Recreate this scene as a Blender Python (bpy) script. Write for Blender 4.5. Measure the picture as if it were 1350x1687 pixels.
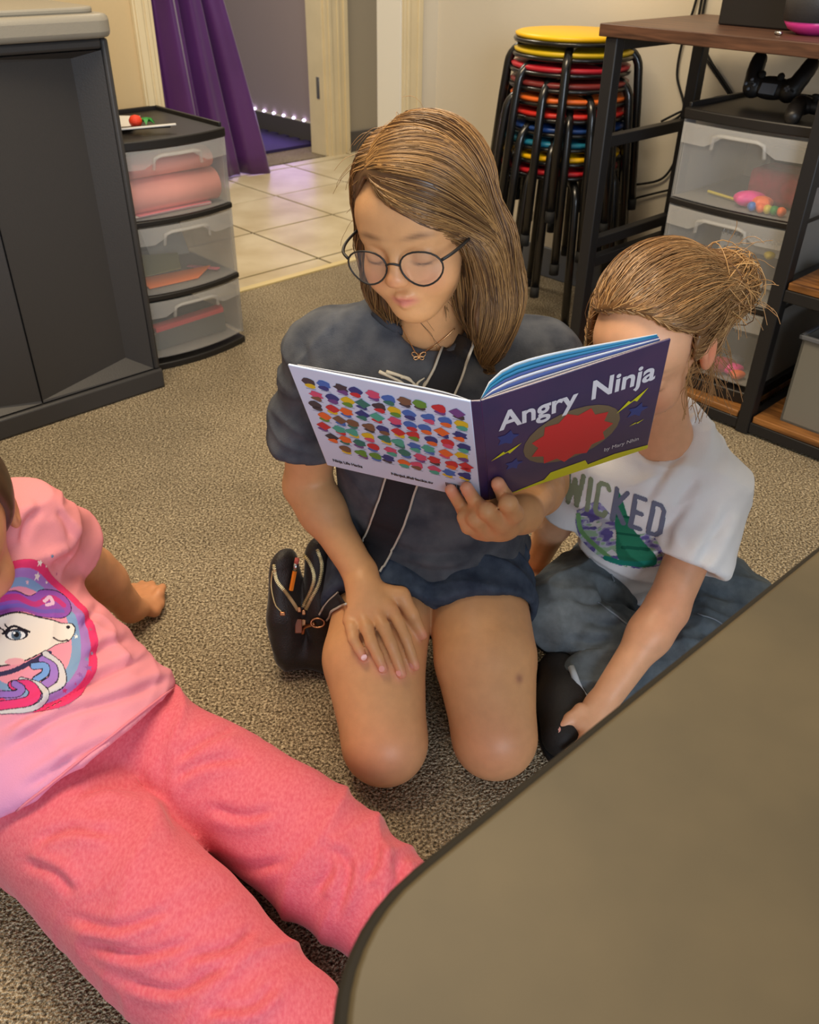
import bpy, bmesh, math, random
import numpy as np
from mathutils import Vector, Matrix
from mathutils.bvhtree import BVHTree

for o in list(bpy.data.objects): bpy.data.objects.remove(o)
scn = bpy.context.scene
COL = scn.collection
random.seed(4); RNG = np.random.default_rng(11)
PI = math.pi

# ------------------------------------------------------------------ camera
FPX, CX, CY, CAMH = 1425.0, 675.0, 843.5, 1.0
TH = math.atan(FPX/2106.5); ROLL = math.atan(35/2106.5)
def _rx(a): c, s = math.cos(a), math.sin(a); return np.array([[1,0,0],[0,c,-s],[0,s,c]])
def _rz(a): c, s = math.cos(a), math.sin(a); return np.array([[c,-s,0],[s,c,0],[0,0,1]])
CR = _rx(PI/2-TH) @ _rz(ROLL)
CAM = np.array([0,0,CAMH])
cam = bpy.data.cameras.new('camera'); camo = bpy.data.objects.new('camera', cam); COL.objects.link(camo)
cam.sensor_fit = 'HORIZONTAL'; cam.sensor_width = 36; cam.lens = FPX/1350*36
cam.clip_start = .02
m4 = np.eye(4); m4[:3,:3] = CR; m4[:3,3] = CAM
camo.matrix_world = Matrix(m4.tolist())
cam.dof.use_dof = True; cam.dof.focus_distance = 1.05; cam.dof.aperture_fstop = 14
scn.camera = camo
# ------------------------------------------------------------------ world, lamps, exposure
w = bpy.data.worlds.new('world'); scn.world = w; w.use_nodes = True
w.node_tree.nodes['Background'].inputs[0].default_value = (1.0, .95, .88, 1)
w.node_tree.nodes['Background'].inputs[1].default_value = .36
def area(name, loc, tgt, size, power, col):
    l = bpy.data.lights.new(name, 'AREA'); l.shape = 'RECTANGLE'; l.size, l.size_y = size; l.energy = power; l.color = col
    o = bpy.data.objects.new(name, l); COL.objects.link(o); o.location = loc
    o.rotation_euler = (Vector(tgt)-Vector(loc)).to_track_quat('-Z', 'Y').to_euler(); return o
area('ceiling_light_room', (-.35, 1.25, 2.45), (-.35, 1.25, 0), (1.2, .6), 50, (1, .80, .54))
area('ceiling_light_hall', (-.9, 3.7, 2.45), (-.9, 3.7, 0), (.6, .6), 30, (1, .88, .70))
area('window_daylight', (1.0, -2.3, 1.45), (.1, 1.5, .4), (1.6, 1.3), 72, (.76, .87, 1.0))
scn.view_settings.view_transform = 'Standard'; scn.view_settings.look = 'None'
scn.view_settings.exposure = 0.0; scn.view_settings.gamma = 1.0; scn.view_settings.use_curve_mapping = False

# ------------------------------------------------------------------ pixel helpers: a photo pixel plus a chosen depth or height gives a point
def ray(u, v): return CR @ np.array([(u-CX)/FPX, -(v-CY)/FPX, -1.0])
def PZ(u, v, z=0.0): d = ray(u, v); return CAM + (z-CAMH)/d[2]*d
def PY(u, v, y): d = ray(u, v); return CAM + y/d[1]*d
def proj(p):
    c = (np.asarray(p, float)-CAM) @ CR
    return CX + FPX*c[..., 0]/-c[..., 2], CY - FPX*c[..., 1]/-c[..., 2]
def V(*a): return np.array(a, float)
def nrm(a): a = np.asarray(a, float); return a/np.linalg.norm(a)

# ------------------------------------------------------------------ materials
def lin(c):
    c = c/255.0; return c/12.92 if c <= .04045 else ((c+.055)/1.055)**2.4
def rgb(r, g, b): return (lin(r), lin(g), lin(b), 1)
def mat(name, col, rough=.6, metal=0, vary=0, vscale=30, bump=0, bscale=200, attr=None, spec=.5, col2=None, stretch=None, sheen=0, detail=3, coat=0, sss=0):
    m = bpy.data.materials.new(name); m.use_nodes = True; nt = m.node_tree; N = nt.nodes; L = nt.links
    p = N['Principled BSDF']; p.inputs['Roughness'].default_value = rough; p.inputs['Metallic'].default_value = metal
    p.inputs['Specular IOR Level'].default_value = spec
    p.inputs['Base Color'].default_value = col
    if sheen: p.inputs['Sheen Weight'].default_value = sheen; p.inputs['Sheen Roughness'].default_value = .4
    if coat: p.inputs['Coat Weight'].default_value = coat; p.inputs['Coat Roughness'].default_value = .15
    if sss:
        p.inputs['Subsurface Weight'].default_value = sss; p.inputs['Subsurface Radius'].default_value = (1, .35, .2); p.inputs['Subsurface Scale'].default_value = .006
    src = None
    tc = N.new('ShaderNodeTexCoord'); vec = tc.outputs['Object']
    if stretch:
        mp = N.new('ShaderNodeMapping'); mp.inputs['Scale'].default_value = stretch; L.new(vec, mp.inputs[0]); vec = mp.outputs[0]
    if attr:
        a = N.new('ShaderNodeAttribute'); a.attribute_name = attr; src = a.outputs['Color']
    if vary or col2:
        n = N.new('ShaderNodeTexNoise'); n.inputs['Scale'].default_value = vscale; n.inputs['Detail'].default_value = detail
        L.new(vec, n.inputs['Vector'])
        r = N.new('ShaderNodeValToRGB'); r.color_ramp.elements[0].position = .33; r.color_ramp.elements[1].position = .67
        if col2:
            r.color_ramp.elements[0].color = col; r.color_ramp.elements[1].color = col2
            L.new(n.outputs[0], r.inputs[0]); src = r.outputs[0]
        else:
            lo, hi = max(0, 1-vary), 1+vary
            r.color_ramp.elements[0].color = (lo, lo, lo, 1); r.color_ramp.elements[1].color = (hi, hi, hi, 1)
            L.new(n.outputs[0], r.inputs[0])
            mx = N.new('ShaderNodeMix'); mx.data_type = 'RGBA'; mx.blend_type = 'MULTIPLY'; mx.inputs[0].default_value = 1
            if src: L.new(src, mx.inputs[6])
            else: mx.inputs[6].default_value = col
            L.new(r.outputs[0], mx.inputs[7]); src = mx.outputs[2]
    if src: L.new(src, p.inputs['Base Color'])
    if bump:
        n2 = N.new('ShaderNodeTexNoise'); n2.inputs['Scale'].default_value = bscale; n2.inputs['Detail'].default_value = 3
        L.new(vec, n2.inputs['Vector'])
        b = N.new('ShaderNodeBump'); b.inputs['Strength'].default_value = bump; b.inputs['Distance'].default_value = .004
        L.new(n2.outputs[0], b.inputs['Height']); L.new(b.outputs[0], p.inputs['Normal'])
    return m
def emis(name, col, strength):
    m = bpy.data.materials.new(name); m.use_nodes = True; nt = m.node_tree
    p = nt.nodes['Principled BSDF']; p.inputs['Base Color'].default_value = col
    p.inputs['Emission Color'].default_value = col; p.inputs['Emission Strength'].default_value = strength; return m
def frosted(name, col, clear=.4, rough=.35):
    m = bpy.data.materials.new(name); m.use_nodes = True; nt = m.node_tree; N = nt.nodes; L = nt.links
    p = N['Principled BSDF']; p.inputs['Base Color'].default_value = col; p.inputs['Roughness'].default_value = rough
    t = N.new('ShaderNodeBsdfTransparent'); mx = N.new('ShaderNodeMixShader'); mx.inputs[0].default_value = clear
    L.new(p.outputs[0], mx.inputs[1]); L.new(t.outputs[0], mx.inputs[2]); L.new(mx.outputs[0], N['Material Output'].inputs[0]); return m

M = {}
def carpet_mat():
    m = bpy.data.materials.new('carpet'); m.use_nodes = True; nt = m.node_tree; N = nt.nodes; L = nt.links
    p = N['Principled BSDF']; p.inputs['Roughness'].default_value = .95; p.inputs['Specular IOR Level'].default_value = .1
    tc = N.new('ShaderNodeTexCoord')
    n1 = N.new('ShaderNodeTexNoise'); n1.inputs['Scale'].default_value = 235; n1.inputs['Detail'].default_value = 2; n1.inputs['Roughness'].default_value = .7
    n2 = N.new('ShaderNodeTexVoronoi'); n2.inputs['Scale'].default_value = 260
    n3 = N.new('ShaderNodeTexNoise'); n3.inputs['Scale'].default_value = 3.0; n3.inputs['Detail'].default_value = 4
    for n in (n1, n2, n3): L.new(tc.outputs['Object'], n.inputs['Vector'])
    r = N.new('ShaderNodeValToRGB'); e = r.color_ramp.elements
    e[0].position = .36; e[0].color = rgb(88, 76, 60); e[1].position = .65; e[1].color = rgb(242, 225, 192)
    k = e.new(.5); k.color = rgb(170, 153, 126)
    L.new(n1.outputs[0], r.inputs[0])
    r3 = N.new('ShaderNodeValToRGB'); r3.color_ramp.elements[0].color = (.82, .82, .82, 1); r3.color_ramp.elements[1].color = (1.08, 1.08, 1.08, 1)
    r3.color_ramp.elements[0].position = .35; r3.color_ramp.elements[1].position = .65
    L.new(n3.outputs[0], r3.inputs[0])
    mx = N.new('ShaderNodeMix'); mx.data_type = 'RGBA'; mx.blend_type = 'MULTIPLY'; mx.inputs[0].default_value = 1
    L.new(r.outputs[0], mx.inputs[6]); L.new(r3.outputs[0], mx.inputs[7]); L.new(mx.outputs[2], p.inputs['Base Color'])
    ad = N.new('ShaderNodeMath'); ad.operation = 'SUBTRACT'; L.new(n1.outputs[0], ad.inputs[0]); L.new(n2.outputs['Distance'], ad.inputs[1])
    b = N.new('ShaderNodeBump'); b.inputs['Strength'].default_value = 1; b.inputs['Distance'].default_value = .006
    L.new(ad.outputs[0], b.inputs['Height']); L.new(b.outputs[0], p.inputs['Normal']); return m
M['carpet'] = carpet_mat()
M['tan'] = mat('wall_warm_lit_paint', rgb(205, 182, 140), .8, bump=.1, bscale=120)  # tan tone carries the warm light on this wall in its colour
M['cream'] = mat('wall_cream_paint', rgb(222, 213, 194), .8, bump=.1, bscale=120)
M['greywall'] = mat('wall_grey_paint', rgb(168, 158, 140), .8, bump=.1, bscale=120)
M['mauve'] = mat('wall_mauve_paint', rgb(168, 152, 150), .8, bump=.1, bscale=120)
M['trim'] = mat('trim_paint', rgb(226, 210, 172), .45, vary=.04, vscale=8)
M['trimwhite'] = mat('trim_white_paint', rgb(235, 230, 216), .45)
M['bbgrey'] = mat('baseboard_vinyl', rgb(104, 108, 116), .5)
M['bbdark'] = mat('baseboard_dark', rgb(84, 78, 74), .5)
M['tile'] = mat('ceramic_tile', rgb(196, 178, 140), .35, col2=rgb(222, 208, 176), vscale=5, detail=6)
M['grout'] = mat('grout', rgb(72, 62, 46), .9)
M['strip'] = mat('transition_strip', rgb(222, 202, 148), .5)
M['curtain'] = mat('purple_satin', rgb(88, 42, 112), .40, vary=.08, vscale=4, sheen=.3)
M['mat'] = mat('foam_mat', rgb(50, 38, 86), .8, bump=.3, bscale=150)
M['led'] = emis('led', (.72, .6, 1, 1), 9)
M['cab'] = mat('charcoal_plastic', rgb(58, 57, 58), .5, bump=.12, bscale=300)
M['cabtop'] = mat('pale_grey_plastic', rgb(146, 142, 132), .4, bump=.1, bscale=300)
M['blackpl'] = mat('black_plastic', rgb(30, 28, 28), .45)
M['frost'] = frosted('frosted_plastic', rgb(214, 214, 212), .76)
M['frost2'] = frosted('frosted_plastic_rib', rgb(226, 226, 224), .76)
M['blackmetal'] = mat('black_enamel_steel', rgb(17, 17, 18), .28, coat=.3)
M['deskmetal'] = mat('black_desk_steel', rgb(30, 30, 33), .5)
M['rubber'] = mat('rubber', rgb(22, 22, 22), .8)
M['silver'] = mat('silver_metal', rgb(200, 200, 200), .25, 1)
def wood_mat(name, c1, c2, sc):
    m = bpy.data.materials.new(name); m.use_nodes = True; nt = m.node_tree; N = nt.nodes; L = nt.links
    p = N['Principled BSDF']; p.inputs['Roughness'].default_value = .42
    tc = N.new('ShaderNodeTexCoord'); mp = N.new('ShaderNodeMapping'); mp.inputs['Scale'].default_value = sc
    n = N.new('ShaderNodeTexNoise'); n.inputs['Scale'].default_value = 6; n.inputs['Detail'].default_value = 8; n.inputs['Distortion'].default_value = .6
    r = N.new('ShaderNodeValToRGB'); r.color_ramp.elements[0].position = .3; r.color_ramp.elements[1].position = .7
    r.color_ramp.elements[0].color = c1; r.color_ramp.elements[1].color = c2
    L.new(tc.outputs['Object'], mp.inputs[0]); L.new(mp.outputs[0], n.inputs['Vector']); L.new(n.outputs[0], r.inputs[0]); L.new(r.outputs[0], p.inputs['Base Color']); return m
M['walnut'] = wood_mat('dark_walnut', rgb(62, 40, 30), rgb(112, 76, 56), (1.2, 14, 14))
M['rustic'] = wood_mat('rustic_oak', rgb(90, 56, 28), rgb(176, 120, 64), (1.2, 12, 12))
M['table'] = mat('table_laminate', rgb(78, 69, 50), .55, col2=rgb(97, 85, 61), vscale=7, detail=5)
M['tableedge'] = mat('table_edge_band', rgb(46, 42, 36), .8, spec=.2)

# ------------------------------------------------------------------ mesh helpers
class MB:
    def __init__(s): s.v = []; s.f = []
    def add(s, v, f):
        n = len(s.v); s.v += [tuple(map(float, p)) for p in v]; s.f += [tuple(i+n for i in q) for q in f]; return s
    def box(s, x0, x1, y0, y1, z0, z1):
        return s.add([(x0,y0,z0),(x1,y0,z0),(x1,y1,z0),(x0,y1,z0),(x0,y0,z1),(x1,y0,z1),(x1,y1,z1),(x0,y1,z1)],
                     [(0,3,2,1),(4,5,6,7),(0,1,5,4),(1,2,6,5),(2,3,7,6),(3,0,4,7)])
    def obox(s, c, ax, h):
        c = np.asarray(c, float); P = []
        for k in (-1, 1):
            for i, j in ((-1,-1),(1,-1),(1,1),(-1,1)):
                P.append(c+ax[0]*h[0]*i+ax[1]*h[1]*j+ax[2]*h[2]*k)
        return s.add(P, [(0,3,2,1),(4,5,6,7),(0,1,5,4),(1,2,6,5),(2,3,7,6),(3,0,4,7)])
    def bar(s, a, b, wx, wy, up=(0,0,1)):
        a = V(*a); b = V(*b); d = nrm(b-a); x = np.cross(d, up)
        if np.linalg.norm(x) < 1e-4: x = np.cross(d, (0,1,0))
        x = nrm(x); y = np.cross(x, d)
        return s.obox((a+b)/2, (x, y, d), (wx/2, wy/2, np.linalg.norm(b-a)/2))
    def tube(s, pts, r, n=8, caps=True):
        pts = [np.asarray(p, float) for p in pts]; rs = r if hasattr(r, '__len__') else [r]*len(pts)
        t0 = nrm(pts[1]-pts[0]); ref = V(0,0,1) if abs(t0[2]) < .9 else V(1,0,0); x = nrm(np.cross(t0, ref)); P = []; F = []
        for i, p in enumerate(pts):
            t = nrm(pts[min(i+1, len(pts)-1)]-pts[max(i-1, 0)]); x = nrm(x-t*np.dot(x, t)); y = np.cross(t, x)
            for k in range(n):
                a = 2*PI*k/n; P.append(p+rs[i]*(math.cos(a)*x+math.sin(a)*y))
        for i in range(len(pts)-1):
            for k in range(n):
                F.append((i*n+k, i*n+(k+1) % n, (i+1)*n+(k+1) % n, (i+1)*n+k))
        if caps: F.append(tuple(range(n))[::-1]); F.append(tuple((len(pts)-1)*n+k for k in range(n)))
        return s.add(P, F)
    def lathe(s, prof, c=(0,0,0), n=24):
        P = []; F = []; m = len(prof)
        for k in range(n):
            a = 2*PI*k/n
            for r, z in prof: P.append((c[0]+r*math.cos(a), c[1]+r*math.sin(a), c[2]+z))
        for k in range(n):
            k2 = (k+1) % n
            for i in range(m-1): F.append((k*m+i, k2*m+i, k2*m+i+1, k*m+i+1))
        F.append(tuple(k*m for k in range(n))[::-1]); F.append(tuple(k*m+m-1 for k in range(n)))
        return s.add(P, F)
    def prism(s, poly, h0, h1, fr=None):
        n = len(poly); fr = fr or (lambda x, y, z: (x, y, z))
        P = [fr(x, y, h0) for x, y in poly]+[fr(x, y, h1) for x, y in poly]
        F = [tuple(range(n))[::-1], tuple(range(n, 2*n))]+[(i, (i+1) % n, n+(i+1) % n, n+i) for i in range(n)]
        return s.add(P, F)
    def grid(s, G):
        G = np.asarray(G); a, b = G.shape[:2]
        return s.add(G.reshape(-1, 3), [(i*b+j, i*b+j+1, (i+1)*b+j+1, (i+1)*b+j) for i in range(a-1) for j in range(b-1)])
    def obj(s, name, m, parent=None, bevel=0, smooth=False, seg=2, inv=False, solid=0):
        me = bpy.data.meshes.new(name); me.from_pydata(s.v, [], s.f); me.update()
        return link(name, me, m, parent, bevel, smooth, seg, inv, solid)
def link(name, me, m, parent=None, bevel=0, smooth=False, seg=2, inv=False, solid=0):
    o = bpy.data.objects.new(name, me); COL.objects.link(o)
    if m is not None: me.materials.append(m if not isinstance(m, str) else M[m])
    if parent is not None:
        o.parent = parent
        if inv: o.matrix_parent_inverse = wmat(parent).inverted()
    if solid:
        md = o.modifiers.new('solid', 'SOLIDIFY'); md.thickness = solid; md.offset = 0
    if bevel:
        md = o.modifiers.new('bevel', 'BEVEL'); md.width = bevel; md.segments = seg; md.limit_method = 'ANGLE'; md.angle_limit = .6
        smooth = True
    if smooth:
        me.polygons.foreach_set('use_smooth', [True]*len(me.polygons))
        if bevel: me.set_sharp_from_angle(angle=.7)
    return o
def wmat(o):
    m = o.matrix_parent_inverse @ Matrix.LocRotScale(o.location, o.rotation_euler, o.scale)
    return wmat(o.parent) @ m if o.parent else m
def tag(o, label=None, cat=None, group=None, kind=None):
    if label: o['label'] = label
    if cat: o['category'] = cat
    if group: o['group'] = group
    if kind: o['kind'] = kind
    return o
def thing(name, loc, rz=0, label=None, cat=None, group=None):
    o = bpy.data.objects.new(name, None); COL.objects.link(o); o.location = [float(c) for c in loc]; o.rotation_euler = (0, 0, rz); o.empty_display_size = .05
    return tag(o, label, cat, group)
def copy_tree(o, parent=None):
    c = o.copy(); COL.objects.link(c); c.parent = parent
    for ch in [x for x in COL.objects if x.parent == o]: copy_tree(ch, c)
    return c
def arc(c, r, a0, a1, n): return [(c[0]+r*math.cos(a0+(a1-a0)*i/n), c[1]+r*math.sin(a0+(a1-a0)*i/n)) for i in range(n+1)]
def spline(pts, n=8):
    pts = [np.asarray(p, float) for p in pts]; P = [2*pts[0]-pts[1]]+pts+[2*pts[-1]-pts[-2]]; out = []
    for i in range(1, len(P)-2):
        a, b, c, d = P[i-1:i+3]
        for k in range(n):
            t = k/n; out.append(.5*((2*b)+(c-a)*t+(2*a-5*b+4*c-d)*t*t+(3*b-a-3*c+d)*t**3))
    return out+[pts[-1]]
def text_mesh(txt, size, bold=0, shear=0):
    cu = bpy.data.curves.new('t', 'FONT'); cu.body = txt; cu.size = size; cu.offset = bold; cu.shear = shear; cu.resolution_u = 4
    o = bpy.data.objects.new('t', cu); COL.objects.link(o); dg = bpy.context.evaluated_depsgraph_get(); dg.update()
    me = bpy.data.meshes.new_from_object(o.evaluated_get(dg)); bpy.data.objects.remove(o)
    vs = np.array([v.co[:2] for v in me.vertices]); fs = [tuple(p.vertices) for p in me.polygons]; bpy.data.meshes.remove(me)
    return vs, fs

# ================================================================== THE ROOM
BA = math.radians(44)
Bd = V(math.cos(BA), math.sin(BA), 0); Ad = V(math.sin(BA), -math.cos(BA), 0); nB = V(-math.sin(BA), math.cos(BA), 0)
OW = V(-.5607, 2.7562, 0)                    # foot of the wall with the opening
def W(s, n, z=0): return OW + s*Bd + n*nB + V(0, 0, z)
def wbox(mb, s0, s1, n0, n1, z0, z1): return mb.obox(W((s0+s1)/2, (n0+n1)/2, (z0+z1)/2), (Bd, nB, V(0,0,1)), ((s1-s0)/2, (n1-n0)/2, (z1-z0)/2))
S = dict(kind='structure')
CORN = .875                                  # s of the room's corner
HT = 2.5
# carpet of the room: bounded by the wall with the opening and the right wall
far_n = .0
c0 = W(-5, 0); c1 = W(CORN, 0)
fl = MB(); P = [W(-5, 0), W(CORN, 0), W(CORN, -5.5), W(-5, -5.5)]
fl.add([p+V(0,0,-.0) for p in P]+[p+V(0,0,-.04) for p in P], [(0,3,2,1)[::1], (4,5,6,7), (0,1,5,4), (1,2,6,5), (2,3,7,6), (3,0,4,7)])
tag(fl.obj('floor', 'carpet'), 'beige and brown speckled carpet covering the playroom floor', None, **S)
# wall with the opening
OL, OR = -.195, .70
mb = MB(); wbox(mb, -5, OL-.02, 0, .115, 0, HT); wbox(mb, OL-.02, OR+.02, 0, .115, 2.05, HT)
tag(mb.obj('wall_left', 'tan'), 'wall coloured tan for warm light, behind the charcoal cabinet', None, **S)
mb = MB(); wbox(mb, OR+.02, CORN+.1, 0, .115, 0, HT)
tag(mb.obj('wall_centre', 'cream'), 'narrow cream wall between white door casing and the corner', None, **S)
def casing(name, s_in, s_out, lab, m_rev, m_cas):
    sg = 1 if s_out > s_in else -1
    e = thing(name, W(s_in, 0), 0); tag(e, lab, None, **S)
    def rb(a, b, n0, n1, part, m, bev=.003):
        mb = MB(); wbox(mb, min(a, b), max(a, b), n0, n1, 0, 2.05); mb.obj(part, m, e, bev, inv=True)
    rb(s_in, s_in+sg*.02, -.002, .117, 'jamb', m_rev)
    rb(s_in+sg*.006, s_out, -.016, 0, 'casing_board', m_cas)
    rb(s_in+sg*.006+sg*.012, s_in+sg*.03, -.021, -.014, 'moulding', m_cas)
    rb(s_out-sg*.024, s_out-sg*.004, -.024, -.014, 'moulding', m_cas)
    return e
casing('trim_1', OL, OL-.062, 'cream door casing on the tan wall beside the drawer tower', 'trim', 'trim')
casing('trim_2', OR, OR+.088, 'white door casing and jamb behind the kneeling girl\'s head', 'trimwhite', 'trim')
# right wall and its vinyl base
RC = W(CORN, 0)
mb = MB(); mb.obox(RC+Ad*2.6+Bd*.05+V(0,0,HT/2), (Ad, Bd, V(0,0,1)), (2.6, .05, HT/2))
tag(mb.obj('wall_right', 'cream'), 'pale cream wall behind the stools and desk', None, **S)
mb = MB(); mb.obox(RC+Ad*2.6-Bd*.005+V(0,0,.05), (Ad, Bd, V(0,0,1)), (2.6, .005, .05))
tag(mb.obj('baseboard_right', 'bbgrey', None, .003), 'grey vinyl baseboard along the cream wall', None, **S)
mb = MB(); wbox(mb, -5, OL-.07, -.01, 0, 0, .1)
tag(mb.obj('baseboard_left', 'bbgrey', None, .003), 'grey vinyl baseboard under the tan wall', None, **S)
# hall: tiles on grout
FW = 1.39
e = MB(); wbox(e, -3.2, 3.2, 0, FW+.02, -.04, -.004)
hall = tag(e.obj('floor_hall', 'grout'), 'tiled hallway floor with dark grout lines', None, **S)
ss = [-1.2+.4*i for i in range(0, 10)]; nn = [.022, .105, .515, .912, 1.312, FW]
for i in range(len(ss)-1):
    for j in range(len(nn)-1):
        g = .0052
        mb = MB(); wbox(mb, ss[i]+g, ss[i+1]-g, nn[j]+(g if j else 0), nn[j+1]-g, -.005, .001+.0006*((i*3+j) % 3))
        mb.obj('tile', 'tile', hall, .0015, inv=True)
mb = MB(); wbox(mb, OL, OR, -.008, .02, -.002, .006)
tag(mb.obj('trim_3', 'strip', None, .002), 'pale strip where the carpet meets the hallway tiles', None, **S)
# far wall of the hall with a second doorway
def far(s, n, z=0): return W(s, FW+n, z)
s_in = 1.48                                   # right side of the far doorway, measured along the wall
Jp = PZ(538, 258); s_in = float((Jp-OW) @ Bd)
mb = MB(); wbox(mb, s_in+.02, 4, FW, FW+.12, 0, HT); wbox(mb, s_in-.95, s_in+.02, FW, FW+.12, 2.05, HT); wbox(mb, -4, s_in-.95, FW, FW+.12, 0, HT)
tag(mb.obj('wall_far', 'greywall'), 'grey hallway wall right of the far doorway', None, **S)
mb = MB(); wbox(mb, s_in+.16, 4, FW-.012, FW, 0, .1)
tag(mb.obj('baseboard_far', 'bbdark', None, .003), 'dark baseboard on the grey hallway wall', None, **S)
e = thing('trim_4', far(s_in, 0)); tag(e, 'cream door casing of the far doorway beside the purple curtain', None, **S)
for a, b, n0, n1, z0, z1, part, m, bev in ((s_in, s_in+.02, -.002, .122, 0, 2.05, 'jamb', 'trim', .003), (s_in+.01, s_in+.155, -.016, 0, 0, 2.05, 'casing_board', 'trim', .003),
        (s_in+.03, s_in+.05, -.022, -.014, 0, 2.05, 'moulding', 'trim', .003), (s_in+.085, s_in+.1, -.021, -.014, 0, 2.05, 'moulding', 'trim', .003), (s_in+.125, s_in+.15, -.025, -.014, 0, 2.05, 'moulding', 'trim', .003),
        (s_in-.003, s_in+.002, .03, .055, .27, .37, 'strike_plate', 'silver', .001)):
    mb = MB(); wbox(mb, a, b, FW+n0, FW+n1, z0, z1); mb.obj(part, m, e, bev, inv=True)
# room beyond
mb = MB(); wbox(mb, -3.5, s_in+.8, FW+.02, FW+4.5, -.04, .0)
tag(mb.obj('floor_far', 'carpet'), 'carpet of the room beyond the purple curtain', None, **S)
LP = PZ(533, 207, .11)                       # light string on the side wall
s_led = float((LP-OW) @ Bd); 
mb = MB(); wbox(mb, s_led+.012, s_led+.12, FW+.12, FW+4.5, 0, HT)
tag(mb.obj('wall_beyond', 'mauve'), 'mauve grey wall of the room beyond the curtain', None, **S)
mb = MB(); wbox(mb, s_led, s_led+.012, FW+.12, FW+4.5, 0, .105)
tag(mb.obj('baseboard_beyond', 'bbdark', None, .003), 'dark baseboard under the string of purple lights', None, **S)
led = thing('led_light_strip', W(s_led, FW+.2, .105), 0, 'string of small purple-white lights along the far baseboard', 'light strip')
mb = MB(); wbox(mb, s_led+.002, s_led+.010, FW+.13, FW+2.5, .105, .110); mb.obj('tape', 'trimwhite', led, inv=True)
bulb = None
for i in range(24):
    c = W(s_led+.004, FW+.17+i*.093, .113)
    if bulb is None:
        mb = MB(); mb.lathe([(.0015, -.006), (.0065, -.004), (.0075, 0), (.006, .004), (.0015, .006)], n=8); b = mb.obj('bulb', 'led', led, smooth=True); bulb = b
    else: b = bulb.copy(); COL.objects.link(b)
    b.location = c-W(s_led, FW+.2, .105)
l = bpy.data.lights.new('led_glow', 'AREA'); l.shape = 'RECTANGLE'; l.size = 2.0; l.size_y = .04; l.energy = 4; l.color = (.55, .35, 1)
o = bpy.data.objects.new('led_glow', l); COL.objects.link(o); o.location = W(s_led-.05, FW+1.2, .2)
o.rotation_euler = Matrix((nB, V(0,0,1)*1.0, np.cross(nB, V(0,0,1)))).transposed().to_euler()
# foam mat with toothed edges
mc = PZ(522, 240); ms = float((mc-OW) @ Bd); mn = float((mc-OW) @ nB)
poly = []
for i in range(24):
    d = .0 if i % 2 else .028
    poly += [(ms-d, mn+i*.05), (ms-d, mn+(i+1)*.05)]
poly += [(ms-1.2, mn+1.2), (ms-1.2, mn)]
mb = MB(); mb.prism(poly, .001, .016, lambda s, n, z: W(s, n, z))
tag(mb.obj('foam_mat', 'mat', None), 'dark purple foam mat with toothed edge in the far room', 'mat')
# curtain
def curtain():
    NZ, NS = 26, 150; G = np.zeros((NZ, NS, 3))
    for i in range(NZ):
        z = .012 + (2.02-.012)*i/(NZ-1)
        sr = s_in + (-.41-.215*min(z, 1.2)/.8); sl = s_in-.93
        for j in range(NS):
            u = j/(NS-1); s_ = sl+(sr-sl)*u
            ph = u*2*PI*3.1+.5*math.sin(z*1.4+u*3)
            amp = .055*(.75+.25*math.sin(z*3+j*.05))*(1-.25*z/2)
            n = -.075+amp*math.sin(ph)+.012*math.sin(ph*2.3+z)
            G[i, j] = W(s_+.012*math.sin(ph*1.0+1.5), FW+n, z+(.010*math.sin(u*5) if i == 0 else 0))
    return G
ct = thing('curtain', W(s_in-.7, FW-.075), 0, 'purple satin curtain hanging in the far doorway', 'curtain')
mb = MB(); mb.grid(curtain()); mb.obj('cloth', 'curtain', ct, smooth=True, inv=True, solid=.003)
mb = MB(); mb.tube([W(s_in-1.0, FW-.075, 2.03), W(s_in+.08, FW-.075, 2.03)], .012); mb.obj('rod', 'silver', ct, smooth=True, inv=True)
# ================================================================== FURNITURE
def frame3(parts_dir=BA): return BA
# ---- charcoal cabinet (x along the wall, 0 = right end; y to the wall)
C0 = PZ(270, 637)
cb = thing('storage_cabinet', C0, BA, 'charcoal plastic two-door cabinet with pale grey top by the tan wall', 'cabinet')
CW, CD, CH = .62, .405, .80
mb = MB(); mb.box(-CW, 0, .045, CD, .05, CH); mb.obj('body', 'cab', cb, .008)
mb = MB(); mb.box(-CW-.004, .004, -.004, CD, 0, .052); mb.obj('plinth', 'cab', cb, .006)
def stile(x0, x1, z0, z1, n): 
    mb = MB(); mb.box(x0, x1, .0, .05, z0, z1); return mb.obj(n, 'cab', cb, .006)
stile(-.016, 0, .052, CH, 'side_stile'); stile(-CW, -CW+.016, .052, CH, 'side_stile'); stile(-CW+.016, -.016, CH-.02, CH, 'top_rail')
def cab_door(sg):                      # sg 1: right door, hinge side at x=-.016
    xh = -.018 if sg > 0 else -CW+.018; xg = -.3085 if sg > 0 else -.3115
    z0, z1 = .056, CH-.022
    xp = xh - sg*.052                   # flat panel starts here, sunk at the hinge side and flush at the gap
    rec = .042; zb = z0+.032; zt = z1-.016
    pts = [(xh, .004, z0), (xg, .004, z0), (xg, .004, z1), (xh, .004, z1),            # front rim
           (xp, rec, zb), (xg-(-sg)*.0, .006, z0+.005), (xg, .006, z1-.008), (xp, rec, zt),
           (xh, .046, z0), (xg, .046, z0), (xg, .046, z1), (xh, .046, z1)]
    F = [(0,1,5,4), (1,2,6,5), (2,3,7,6), (3,0,4,7), (4,5,6,7), (8,11,10,9), (0,8,9,1), (1,9,10,2), (2,10,11,3), (3,11,8,0)]
    if sg < 0: F = [f[::-1] for f in F]
    mb = MB(); mb.add(pts, F); return mb.obj('door', 'cab', cb)
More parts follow.
